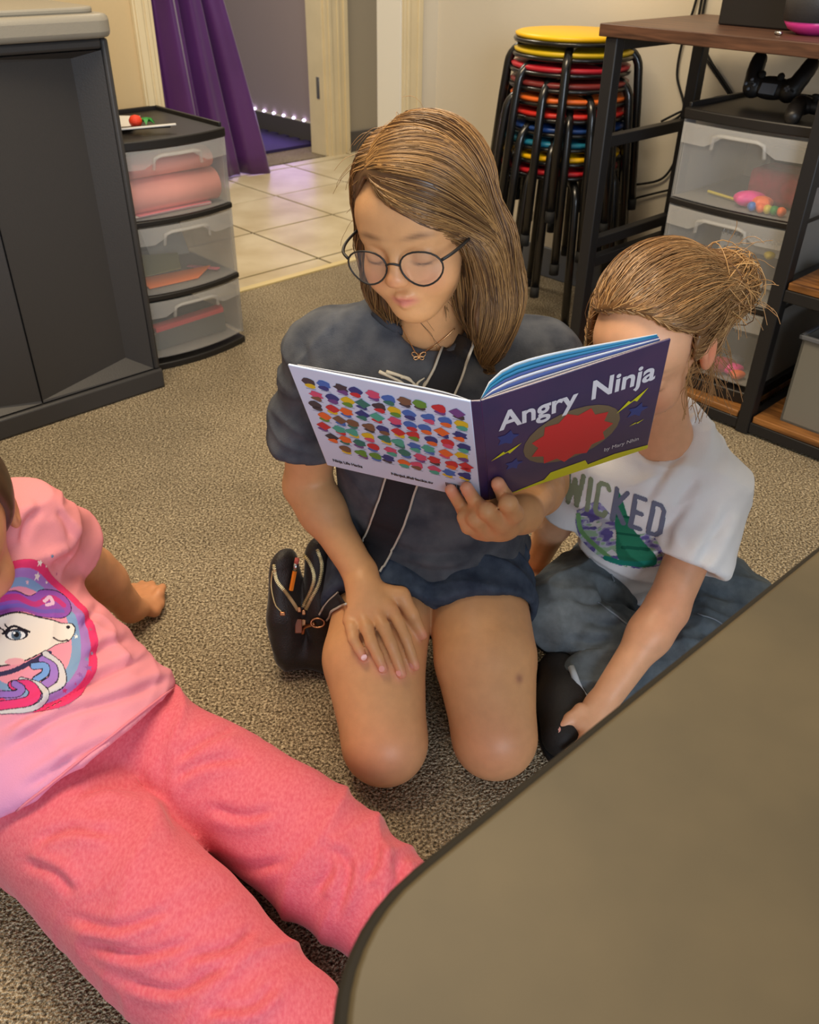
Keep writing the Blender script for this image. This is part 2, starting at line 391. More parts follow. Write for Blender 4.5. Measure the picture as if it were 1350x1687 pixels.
cab_door(1); cab_door(-1)
mb = MB(); prof = arc((-CW+.03, .01), .04, PI*1.5, PI, 6)[::-1]
poly = [(-CW-.012, CD)]+[(-CW-.012+.04*(1-math.cos(a)), -.022+.04*(1-math.sin(a))) for a in np.linspace(0, PI/2, 6)]+[(.012-.04*(1-math.sin(a)), -.022+.04*(1-math.cos(a))) for a in np.linspace(0, PI/2, 6)]+[(.012, CD)]
mb.prism(poly, CH+.001, CH+.045); mb.obj('top', 'cabtop', cb, .012, seg=3)
mb = MB(); mb.prism([(x*.94-.018, .03+y*.90) for x, y in poly], CH+.044, CH+.056); mb.obj('top_tray', 'cabtop', cb, .004)

# ---- drawer towers
def bow(w, y0, depth, n=14): return [(-w*i/n, y0-depth*(1-((2*i/n-1)**2))) for i in range(n+1)]
def drawer_tower(e, w, d, zs, zbase, ztop, bowd, handle_from_top=True, sideclear='frost'):
    # local: x from -w to 0, front at y=0 (bowed), back at y=d
    def slab(z0, z1, name, m, out=0.0, bev=.003):
        fr = bow(w, 0-out, bowd); poly = [(x*(1+0/w), y) for x, y in fr]+[(-w, d), (0, d)]
        mb = MB(); mb.prism(poly[::-1], z0, z1); return mb.obj(name, m, e, bev)
    slab(0, zbase, 'base', 'blackpl', .003)
    top = slab(ztop-.026, ztop-.004, 'top', 'blackpl', .005)
    mb = MB()
    mb.box(-w+.0, -w+.008, .01, d, ztop-.005, ztop+.006); mb.box(-.008, 0, .01, d, ztop-.005, ztop+.006); mb.box(-w, 0, d-.008, d, ztop-.005, ztop+.006)
    mb.obj('top_rim', 'blackpl', top, .002)
    for k in range(len(zs)-1):
        z1 = zs[k]; z0 = zs[k+1]
        if k: slab(z1, z1+.014, 'rail', 'blackpl', .004)
        dr = MB(); t = .0025
        # drawer tray: bowed front, floor, sides, back (open top)
        fr = bow(w-.012, -.002, bowd); fr = [(x-.006, y) for x, y in fr]
        zt = z1-.003; zb = z0+.016
        G = np.array([[(x, y, zb), (x, y, zt)] for x, y in fr]); dr.grid(G)
        dr.grid(np.array([[(x, y, zt), (x, y+t, zt)] for x, y in fr]))
        dr.box(-w+.008, -w+.0105, .004, d-.02, zb, zt-.02); dr.box(-.0105, -.008, .004, d-.02, zb, zt-.02)
        dr.box(-w+.008, -.008, d-.022, d-.02, zb, zt-.02)
        fp = [(x, y+.004) for x, y in fr]+[(-w+.008, d-.02), (-.008, d-.02)]; dr.prism(fp[::-1], zb, zb+.002)
        D = dr.obj('drawer', 'frost', e)
        # upper lip band and moulded handle
        mb = MB(); hb = .042
        fo = [(x, y-.0045) for x, y in fr]; n = len(fo)
        zs_ = []
        for i in range(n):
            u = abs(2*i/(n-1)-1); zs_.append(zt-hb if u > .52 else (zt-hb*.42 if u < .42 else zt-hb*.75))
        mb.grid(np.array([[(x, y, zs_[i]), (x, y, zt)] for i, (x, y) in enumerate(fo)]))
        mb.obj('lip', 'frost2', D, solid=.002)
        mb = MB(); ip = [i for i in range(n) if abs(2*i/(n-1)-1) < .5]; i0, i1 = ip[0], ip[-1]
        pts = [V(fo[i0][0], fo[i0][1]-.004, zt-hb*1.05), V(fo[i0][0]-.004, fo[i0][1]-.008, zt-hb*.42)]+[V(fo[i][0], fo[i][1]-.010, zt-hb*.30) for i in ip[1:-1]]+[V(fo[i1][0]+.004, fo[i1][1]-.008, zt-hb*.42), V(fo[i1][0], fo[i1][1]-.004, zt-hb*1.05)]
        mb.tube(pts, .0045, 6); mb.obj('handle', 'frost2', D, smooth=True)
        for x in (-w+.003, -.003):
            mb = MB(); mb.box(x-.003, x+.003, .002, d-.002, z0+.012, z1+.002); mb.obj('side_panel', sideclear, e)
    mb = MB(); mb.box(-w+.006, -.006, d-.006, d-.003, zbase, ztop-.026); mb.obj('back_panel', sideclear, e)
Ch = PZ(404, 562)
M['frostgrey'] = frosted('smoky_plastic', rgb(165, 165, 163), .55)
ch = thing('drawer_tower', Ch, BA, 'three-drawer frosted plastic tower with black rails beside the charcoal cabinet', 'drawer tower')
drawer_tower(ch, .322, .33, [.557, .378, .190, .018], .018, .580, .028, sideclear='frostgrey')
def chl(x, y, z): return Ch + x*Bd + y*nB + V(0,0,z)
def sheet(name, pts, m, label, cat, thick=.004, group=None, e=None):
    mb = MB(); n = len(pts); 
    P = [np.asarray(p, float) for p in pts]; mb.add(P+[p+V(0,0,thick) for p in P], [tuple(range(n))[::-1], tuple(range(n, 2*n))]+[(i, (i+1) % n, n+(i+1) % n, n+i) for i in range(n)])
    o = mb.obj(name, m, None, .0008); tag(o, label, cat, group); return o
M['pinkpaper'] = mat('pink_paper', rgb(255, 168, 156), .8, vary=.06, vscale=10)
M['rosepaper'] = mat('rose_paper', rgb(228, 120, 138), .8)
M['orangepaper'] = mat('orange_paper', rgb(255, 128, 50), .8)
M['greypaper'] = mat('grey_paper', rgb(190, 184, 170), .8); M['slate'] = mat('slate_folder', rgb(112, 116, 110), .8)
M['olivepaper'] = mat('olive_paper', rgb(150, 148, 92), .8)
M['redpaper'] = mat('red_paper', rgb(214, 70, 76), .8)
M['whitepaper'] = mat('white_paper', rgb(225, 224, 220), .7)
def roll(name, x0, x1, y, z, ry, rz, m, label):
    mb = MB(); pr = [(y+ry*math.cos(a), z+rz*math.sin(a)) for a in np.linspace(0, 2*PI, 20)[:-1]]
    G = [[chl(x0, a, b), chl(x1, a, b)] for a, b in pr]; n = len(pr)
    mb.add([p for g in G for p in g], [(2*i, 2*i+1, 2*((i+1) % n)+1, 2*((i+1) % n)) for i in range(n)]+[tuple(2*i for i in range(n)), tuple(2*i+1 for i in range(n))[::-1]])
    return tag(mb.obj(name, m, None, smooth=True), label, 'paper')
roll('paper_roll', -.285, -.030, .034, .440, .042, .040, 'pinkpaper', 'salmon pink paper roll in the tower\'s top drawer, lower')
roll('paper_roll', -.265, -.045, .036, .508, .042, .026, 'pinkpaper', 'salmon pink folded paper on top in the tower\'s top drawer')
for i in range(3):
    sheet('card_sheet', [chl(-.29+.01*i, .0-.004*i, .397+i*.0022), chl(-.06, .0, .397+i*.0022), chl(-.05, .2, .397+i*.0022), chl(-.285, .2, .397+i*.0022)], ['rosepaper', 'whitepaper', 'rosepaper'][i], ['rose card sheet at the bottom of the top drawer', 'white card sheet between two rose sheets in the top drawer', 'rose card sheet lying over the white sheet in the top drawer'][i], 'card sheet', .0018)
sheet('card_sheet', [chl(-.12, .01, .210), chl(-.26, .02, .210), chl(-.25, .09, .216), chl(-.05, .06, .216)], 'orangepaper', 'torn orange paper at the front of the middle drawer', 'paper', .003)
sheet('card_sheet', [chl(-.29, .10, .215), chl(-.14, .06, .228), chl(-.10, .14, .242), chl(-.28, .2, .252)], 'olivepaper', 'olive green paper in the middle drawer', 'paper', .003)
sheet('card_sheet', [chl(-.14, .22, .215), chl(-.03, .20, .215), chl(-.04, .24, .335), chl(-.16, .26, .345)], 'greypaper', 'pale grey card standing at the back of the middle drawer', 'card sheet', .003)
sheet('card_sheet', [chl(-.05, .03, .212), chl(-.10, .10, .214), chl(-.09, .105, .214), chl(-.035, .035, .212)], 'rosepaper', 'thin pink strip at the right of the middle drawer', 'paper', .004)
sheet('card_sheet', [chl(-.27, .0, .098), chl(-.06, .0, .104), chl(-.05, .03, .106), chl(-.27, .03, .100)], 'redpaper', 'long red strip in the bottom drawer', 'paper', .012)
sheet('card_sheet', [chl(-.29, .03, .036), chl(-.04, .03, .036), chl(-.04, .22, .036), chl(-.29, .22, .036)], 'slate', 'grey folder lying flat in the bottom drawer', 'folder', .060)
# small things on the tower
sheet('printed_card', [chl(-.31, .12, .585), chl(-.22, .07, .585), chl(-.12, .20, .585), chl(-.20, .27, .585)], 'whitepaper', 'crumpled white printed card on the drawer tower', 'card', .003)
e = thing('toy_strawberry', chl(-.20, .075, .585), BA, 'red toy strawberry with green leaves on the drawer tower', 'toy')
M['toyred'] = mat('toy_red', rgb(232, 62, 30), .5, bump=.5, bscale=400); M['toygreen'] = mat('toy_green', rgb(34, 140, 52), .5)
mb = MB(); mb.lathe([(.001, 0), (.010, .003), (.0155, .012), (.016, .019), (.011, .027), (.001, .030)], n=16); mb.obj('berry', 'toyred', e, smooth=True)
for i in range(6):
    a = i*PI/3; mb = MB(); d = V(math.cos(a), math.sin(a), 0); s_ = V(-d[1], d[0], 0); c = V(.026, -.004, .012)
    mb.add([c, c+d*.012+s_*.006+V(0,0,.008), c+d*.023+V(0,0,.0-.004), c+d*.012-s_*.006+V(0,0,.008), c+d*.012+V(0,0,.001)], [(0,1,2,3), (0,4,1), (1,4,2), (2,4,3), (3,4,0)]); mb.obj('leaf', 'toygreen', e)
e = thing('hair_clip', chl(-.215, .03, .585), BA, 'dark clip and pointed stick lying on the drawer tower', 'clip')
mb = MB(); mb.bar((-.06, .05, .005), (.075, -.012, .006), .016, .006); mb.obj('blade', 'blackpl', e, .002)
mb = MB(); mb.bar((-.06, .018, .008), (.085, -.022, .010), .008, .004); mb.obj('stick', 'whitepaper', e, .001)

# ---- stack of stools
SC = V(.423, 2.649, 0); DZ = .0362
M['seatcols'] = [mat('stool_red', rgb(190, 30, 40), .4), mat('stool_yellow', rgb(246, 190, 10), .4), mat('stool_teal', rgb(30, 120, 150), .4), mat('stool_blue', rgb(30, 70, 140), .4),
                 mat('stool_scarlet', rgb(214, 44, 34), .4), mat('stool_orange', rgb(240, 112, 40), .4), mat('stool_maroon', rgb(120, 40, 38), .4), mat('stool_red2', rgb(188, 34, 48), .4), mat('stool_yellow2', rgb(226, 190, 30), .4), mat('stool_yellow3', rgb(252, 200, 12), .4)]
SN = ['crimson', 'golden yellow', 'teal', 'blue', 'scarlet', 'orange', 'maroon', 'cherry red', 'mustard yellow', 'bright yellow']
SP = ['at the bottom of the stack', 'second from the bottom of the stack', 'third from the bottom of the stack', 'fourth from the bottom of the stack', 'below the orange one in the stack', 'in the middle of the stack', 'fourth from the top of the stack', 'third from the top of the stack', 'second from the top of the stack', 'on top of the stack beside the desk']
def make_stool():
    e = thing('stool', (0, 0, 0)); Hs = .45
    mb = MB(); mb.lathe([(.001, Hs-.016), (.150, Hs-.016), (.160, Hs-.012), (.162, Hs-.005), (.152, Hs-.001), (.001, Hs)], n=40); mb.obj('seat', None, e, smooth=True)
    mb = MB(); mb.lathe([(.150, Hs-.026), (.163, Hs-.025), (.166, Hs-.019), (.163, Hs-.0145), (.150, Hs-.015)], n=40); mb.obj('rim', 'blackmetal', e, smooth=True)
    for k in range(4):
        a = k*PI/2; d = V(math.cos(a), math.sin(a), 0)
        pr = [(.06, Hs-.036), (.125, Hs-.036)]+[(.125+.052*math.sin(t), Hs-.036-.052*(1-math.cos(t))) for t in np.linspace(.25, PI/2-.08, 6)]+[(.186, Hs-.16), (.212, .012)]
        mb = MB(); mb.tube([d*r+V(0,0,z) for r, z in pr], .0122, 10); lg = mb.obj('leg', 'blackmetal', e, smooth=True)
        mb = MB(); mb.tube([d*.2115+V(0,0,.03), d*.213+V(0,0,0)], .0135, 10); mb.obj('foot_cap', 'rubber', lg, smooth=True)
    return e
st0 = make_stool(); rots = [8, 52, 24, 70, 38, 84, 14, 60, 30, 76]
for k in range(10):
    t = st0 if k == 0 else copy_tree(st0)
    t.location = SC+V(random.uniform(-.004, .004), random.uniform(-.004, .004), k*DZ); t.rotation_euler = (0, 0, math.radians(rots[k]))
    tag(t, '%s round stool with black tube legs, %s' % (SN[k], SP[k]), 'stool', 'stacked round stools')
    for c in [x for x in COL.objects if x.parent == t and x.name.startswith('seat')]:
        if k: c.data = c.data.copy()
        c.data.materials.clear(); c.data.materials.append(M['seatcols'][k])

# ---- desk (x along its front toward the viewer's right, y to the wall)
FLp = PZ(945, 600); DA = math.atan2(Ad[1], Ad[0])
def dk(x, y, z): return FLp + x*Ad + y*Bd + V(0,0,z)
ds = thing('desk', FLp, DA, 'dark walnut desk with black steel frame and side shelves by the cream wall', 'desk')
DT = .827; DW, DD = 1.25, .40
mb = MB(); mb.box(-.03, DW, -.025, DD+.02, DT-.026, DT); mb.obj('desktop', 'walnut', ds, .002)
for x in (0, .515, DW-.03):
    for y in (0, DD-.02):
        mb = MB(); mb.box(x-.016, x+.016, y-.016, y+.016, 0, DT-.026); mb.obj('leg', 'deskmetal', ds, .003)
def dbar(a, b, w=.026, h=.026, name='rail'):
    mb = MB(); mb.bar(a, b, w, h); mb.obj(name, 'deskmetal', ds, .002)
for z in (.578, .335, .285): dbar((0, .016, z), (0, DD-.036, z))
dbar((0, .016, DT-.04), (0, DD-.036, DT-.04))
for x in (.515,):
    for z in (.35, .02, .578): dbar((x, .016, z), (x, DD-.036, z))
for y in (0, DD-.02):
    dbar((.531, y, .02), (DW-.046, y, .02)); dbar((.531, y, .345), (DW-.046, y, .345)); dbar((.531, y, DT-.04), (DW-.046, y, DT-.04))
dbar((.016, DD-.02, .30), (.499, DD-.02, .30)); dbar((.016, DD-.02, .02), (.499, DD-.02, .02)); dbar((.016, 0, .02), (.499, 0, .02)); 
for a, b in ((.535, DW-.03),): 
    mb = MB(); mb.box(a, b, -.012, DD-.01, .359, .375); mb.obj('shelf', 'rustic', ds, .002)
    mb = MB(); mb.box(a, b, -.012, DD-.01, .034, .05); mb.obj('shelf', 'rustic', ds, .002)
mb = MB(); mb.box(.02, .496, -.012, DD-.01, .034, .05); mb.obj('shelf', 'rustic', ds, .002)
# ---- second drawer tower under the desk
ct2 = thing('drawer_tower', dk(.496, .03, .05), DA, 'three-drawer frosted plastic tower with black top under the desk', 'drawer tower')
drawer_tower(ct2, .306, .33, [.600, .420, .225, .030], .030, .630, .012, sideclear='frostgrey')
def tl(x, y, z): return dk(.496, .03, .05)+x*Ad+y*Bd+V(0,0,z)
M['wine'] = mat('wine_cloth', rgb(160, 30, 52), .85, vary=.2, vscale=60); M['neonpink'] = mat('neon_pink', rgb(250, 60, 160), .45); M['neonorange'] = mat('neon_orange', rgb(255, 120, 60), .45)
M['toyblue'] = mat('toy_blue', rgb(50, 120, 210), .45); M['toyyellow'] = mat('toy_yellow', rgb(220, 200, 70), .45); M['pencil'] = mat('pencil_orange', rgb(236, 130, 30), .45)
def blob_toy(name, c, r, m, label, cat='toy', lobes=5, yaw=0):
    mb = MB(); N1, N2 = 10, 18; G = []
    for i in range(N1+1):
        th = PI*i/N1; row = []
        for j in range(N2+1):
            ph = 2*PI*j/N2; k = 1+.16*math.cos(lobes*ph)*math.sin(th)
            row.append(V(c[0]+r[0]*k*math.sin(th)*math.cos(ph+yaw), c[1]+r[1]*k*math.sin(th)*math.sin(ph+yaw), c[2]+r[2]*math.cos(th)))
        G.append(row)
    mb.grid(np.array(G)); return tag(mb.obj(name, m, None, smooth=True), label, cat)
zb1 = .420+.018
mb = MB(); mb.obox(tl(-.09, .12, zb1+.040), (Ad, Bd, V(0,0,1)), (.07, .05, .036)); tag(mb.obj('fabric_pouch', 'wine', None, .012), 'dark red cloth pouch in the top drawer under the desk', 'pouch')
mb = MB(); mb.obox(tl(-.11, .20, zb1+.055), (Ad, Bd, V(0,0,1)), (.06, .02, .05)); tag(mb.obj('storage_box', 'blackpl', None, .003), 'dark box behind the red pouch in the top drawer', 'box')
blob_toy('squishy_toy', tl(-.13, .035, zb1+.018), (.034, .022, .017), 'neonpink', 'neon pink soft toy in the top drawer under the desk')
blob_toy('squishy_toy', tl(-.095, .03, zb1+.016), (.022, .022, .015), 'neonorange', 'neon orange soft toy in the top drawer under the desk')
blob_toy('squishy_toy', tl(-.155, .055, zb1+.014), (.014, .018, .013), 'toyblue', 'blue toy beside the pink one in the top drawer')
for i, (x, y, m, n) in enumerate([(-.105, .005, 'toyblue', 'blue'), (-.085, .006, 'neonorange', 'orange'), (-.070, .008, 'toyyellow', 'yellow'), (-.055, .010, 'toygreen', 'green'), (-.040, .012, 'neonorange', 'coral')]):
    blob_toy('toy_bead', tl(x, y, zb1+.011), (.010, .010, .010), m, '%s bead at the front of the top drawer under the desk' % n if n != 'coral' else 'coral bead nearest the desk leg in the top drawer', 'bead', 3)
e = thing('pencil', tl(-.2, .06, zb1+.005), 0, 'yellow pencil lying in the top drawer under the desk', 'pencil')
mb = MB(); mb.tube([tl(-.25, .07, zb1+.006), tl(-.17, .05, zb1+.006)], .0035, 6); mb.obj('shaft', 'toyyellow', e, inv=True)
mb = MB(); mb.tube([tl(-.17, .05, zb1+.006), tl(-.16, .0475, zb1+.006)], [.0035, .0006], 6); mb.obj('tip', 'rustic', e, inv=True)
zb2 = .225+.018
e = thing('spiral_notebook', tl(-.12, .1, zb2), DA, 'white spiral notebook standing in the middle drawer under the desk', 'notebook')
mb = MB(); mb.box(-.09, .09, .0, .012, .005, .11); mb.obj('cover', 'whitepaper', e, .001)
mb = MB()
for i in range(16): mb.tube([V(-.085+i*.0113, .006+.008*math.cos(a), .112+.008*math.sin(a)) for a in np.linspace(0, 2*PI, 9)], .0013, 4)
mb.obj('spiral', 'silver', e)
mb = MB(); mb.box(-.075, .075, -.004, 0, .02, .08); mb.obj('label_patch', 'bbgrey', e)
blob_toy('toy_bead', tl(-.05, .03, zb2+.105), (.012, .012, .009), 'toyyellow', 'yellow bit on the notebook edge in the middle drawer', 'toy', 3)
zb3 = .030+.018
for i, (x, y, r, m, n) in enumerate([(-.10, .02, .024, 'wine', 'dark red'), (-.07, .03, .018, 'neonpink', 'pink'), (-.125, .035, .016, 'toygreen', 'green'), (-.05, .015, .014, 'neonorange', 'orange'), (-.09, .06, .022, 'bbgrey', 'grey')]):
    blob_toy('craft_bit', tl(x, y, zb3+r*.8+.001), (r*1.3, r, r*.8), m, '%s craft piece in the bottom drawer under the desk' % n, 'craft piece', 3+i % 3)
# ---- game controllers on the tower
def gamepad(loc, yaw, pitch, label):
    e = thing('game_controller', loc, 0, label, 'controller'); e.rotation_euler = (pitch, 0, yaw); e.scale = (.84, .84, .84)
    mb = MB(); N1, N2 = 14, 20
    def ell(c, r, rot=0):
        G = []
        for i in range(N1+1):
            th = PI*i/N1
            G.append([V(c[0]+math.cos(rot)*r[0]*math.sin(th)*math.cos(2*PI*j/N2)-math.sin(rot)*r[1]*math.sin(th)*math.sin(2*PI*j/N2),
                        c[1]+math.sin(rot)*r[0]*math.sin(th)*math.cos(2*PI*j/N2)+math.cos(rot)*r[1]*math.sin(th)*math.sin(2*PI*j/N2), c[2]+r[2]*math.cos(th)) for j in range(N2+1)])
        mb.grid(np.array(G))
    ell((0, 0, 0), (.062, .030, .020)); ell((-.05, .0, 0), (.030, .032, .022)); ell((.05, .0, 0), (.030, .032, .022))
    mb.obj('body', 'blackpl', e, smooth=True)
    for s_ in (-1, 1):
        mb = MB(); mb.tube(spline([V(s_*.052, .005, 0), V(s_*.064, -.03, -.002), V(s_*.071, -.065, -.008), V(s_*.072, -.088, -.014)], 5), [.024, .024, .024, .023, .022, .022, .022, .021, .021, .021, .02, .02, .019, .018, .015, .008], 14); mb.obj('grip', 'blackpl', e, smooth=True)
        mb = MB(); mb.lathe([(.004, 0), (.006, .010), (.0095, .013), (.0095, .017), (.001, .0165)], (s_*.026, -.02, .014), 14); mb.obj('thumbstick', 'rubber', e, smooth=True)
    for i in range(4):
        a = i*PI/2; mb = MB(); mb.lathe([(.0045, 0), (.0045, .004), (.001, .005)], (.052+.012*math.cos(a), .005+.012*math.sin(a), .019), 10); mb.obj('button', 'bbgrey', e, smooth=True)
    mb = MB(); mb.box(-.060, -.044, .002, .008, .019, .0235); mb.box(-.055, -.049, -.003, .013, .019, .0235); mb.obj('direction_pad', 'bbgrey', e, .001)
    mb = MB(); mb.box(-.022, .022, -.004, .024, .014, .021); mb.obj('touchpad', 'bbgrey', e, .002)
    return e
gamepad(tl(-.190, .15, .664), DA+PI, math.radians(-62), 'black game controller standing upright with grips up on the tower')
gamepad(tl(-.035, .08, .652), DA+.5, math.radians(6), 'black game controller lying flat beside the upright one')
# ---- things on the desk
mb = MB(); mb.obox(dk(.235, .27, DT+.07), (Ad, Bd, V(0,0,1)), (.085, .10, .07)); tag(mb.obj('media_box', 'blackpl', None, .004), 'black box-shaped device on the desktop at the back', 'device')
e = thing('round_container', dk(.385, .13, DT), DA, 'dark grey round pot on a pink saucer on the desktop', 'container')
mb = MB(); mb.lathe([(.05, .022), (.058, .025), (.062, .09), (.058, .092), (.05, .03)], n=28); mb.obj('pot', 'cab', e, smooth=True)
mb = MB(); mb.lathe([(.024, 0), (.046, .010), (.056, .024), (.052, .026), (.02, .012)], n=28); mb.obj('saucer', mat('magenta_plastic', rgb(220, 60, 150), .35), e, smooth=True)
mb = MB(); mb.tube([dk(.345, .062, DT+.004), dk(.36, .055, DT+.004)], .004, 8); tag(mb.obj('metal_clasp', 'silver', None, smooth=True), 'tiny silver clasp at the foot of the pink saucer', 'clasp')
# ---- grey bin on the low shelf
e = thing('storage_bin', dk(.70, .17, .05), DA, 'grey plastic bin on the low desk shelf', 'bin')
mb = MB(); b0 = [(-.11, -.14), (.11, -.14), (.11, .14), (-.11, .14)]
for (x0, x1, y0, y1) in ((-.115, .115, -.15, -.145), (-.115, .115, .145, .15), (-.115, -.11, -.15, .15), (.11, .115, -.15, .15)): mb.box(x0, x1, y0, y1, 0, .21)
mb.box(-.115, .115, -.15, .15, 0, .005); mb.obj('body', mat('bin_grey', rgb(126, 124, 116), .55), e)
mb = MB()
for (x0, x1, y0, y1) in ((-.122, .122, -.157, -.148), (-.122, .122, .148, .157), (-.122, -.113, -.157, .157), (.113, .122, -.157, .157)): mb.box(x0, x1, y0, y1, .203, .213)
mb.obj('rim', 'bbgrey', e, .002)
e = thing('headset', dk(.66, .10, .376), DA, 'black headset lying on the upper desk shelf', 'headset')
mb = MB(); mb.tube([V(.07*math.cos(a), .07*math.sin(a), .02) for a in np.linspace(0, PI, 14)], .006, 8); mb.obj('band', 'blackpl', e, smooth=True)
for s_ in (-1, 1):
    mb = MB(); mb.lathe([(.02, 0), (.034, .004), (.034, .03), (.02, .034)], (s_*.07, -.01, .0), 16); mb.obj('ear_cup', 'blackpl', e, smooth=True)
# ---- cables
def cable(pts, label, r=.0035):
    mb = MB(); mb.tube(spline(pts, 8), r, 6); return tag(mb.obj('cable', 'rubber', None, smooth=True), label, 'cable')
def wp(u, v, off=.012):                  # point on the cream wall
    n = -Bd; d = ray(u, v); return CAM+((RC+n*off-CAM)@n)/(d@n)*d
cable([wp(1150, -8), wp(1140, 25), wp(1128, 57), wp(1116, 122), wp(1126, 183), wp(1081, 212), wp(1040, 226)], 'black cable hanging down the wall left of the rear desk leg')
cable([wp(1158, -8), wp(1152, 25), wp(1148, 60), wp(1163, 96), wp(1185, 130), wp(1207, 163), wp(1216, 180)], 'black cable slanting down the wall toward the controllers')
cable([wp(1164, -8), wp(1158, 25), wp(1155, 60), wp(1170, 98), wp(1192, 132), wp(1212, 163), wp(1222, 180)], 'second black cable running alongside the slanting one')
cable([wp(1090, 200), wp(1120, 185), wp(1150, 173), wp(1179, 161), wp(1210, 158), wp(1232, 165)], 'black cable lying across behind the rear desk leg to the tower')
cable([wp(1122, 220), wp(1114, 261), wp(1093, 293), wp(1059, 303), wp(1030, 304)], 'black cable curving away low on the wall behind the desk')
cable([wp(1130, 308), wp(1103, 313), wp(1050, 326), wp(1004, 340), wp(960, 352)], 'lowest black cable on the wall behind the desk end')

# ---- foreground table
TZ = .62
def table():
    a = PZ(1350, 905, TZ); b = PZ(700, 1430, TZ); d = nrm(a-b); end = PZ(570, 1700, TZ)
    nrm_in = V(d[1], -d[0], 0)
    back = [PZ(u, v, TZ) for u, v in ((700, 1430), (663, 1463), (637, 1493), (615, 1526), (598, 1560), (585, 1595), (576, 1632), (571, 1670), (569, 1700))]
    e2 = nrm(back[-1]-back[-2])
    poly = [b+d*1.35]+back+[back[-1]+e2*.06, back[-1]+e2*.12+V(.015, 0, 0)]
    q = back[-1]+e2*.42+V(.16, -.02, 0)
    poly += [back[-1]+e2*.25+V(.05, -.005, 0), q, q+d*.95+V(.25, 0, 0)]
    return [(p[0], p[1]) for p in poly]
tp = table(); tb = thing('activity_table', (.4, .35, 0), 0, 'grey-brown laminate table with dark edge in the foreground', 'table')
mb = MB(); mb.prism(tp, TZ-.024, TZ); mb.obj('tabletop', 'table', tb, .003, inv=True)
cc = np.mean(tp, axis=0)
mb = MB(); n = len(tp); P = []
for x, y in tp:
    d = nrm(np.array([x, y])-cc); P.append((x+d[0]*.006, y+d[1]*.006))
mb.prism(P, TZ-.026, TZ-.0015); mb.obj('edge_band', 'tableedge', tb, .003, inv=True)
for x, y in ((.62, .62), (.30, .0), (.95, .20), (1.0, .72)):
    mb = MB(); mb.tube([V(x, y, TZ-.026), V(x+.02, y, .02)], .016, 12); lg = mb.obj('leg', 'deskmetal', tb, smooth=True, inv=True)
    mb = MB(); mb.tube([V(x+.02, y, .025), V(x+.02, y, 0)], .02, 12); mb.obj('glide', 'rubber', lg, smooth=True, inv=True)
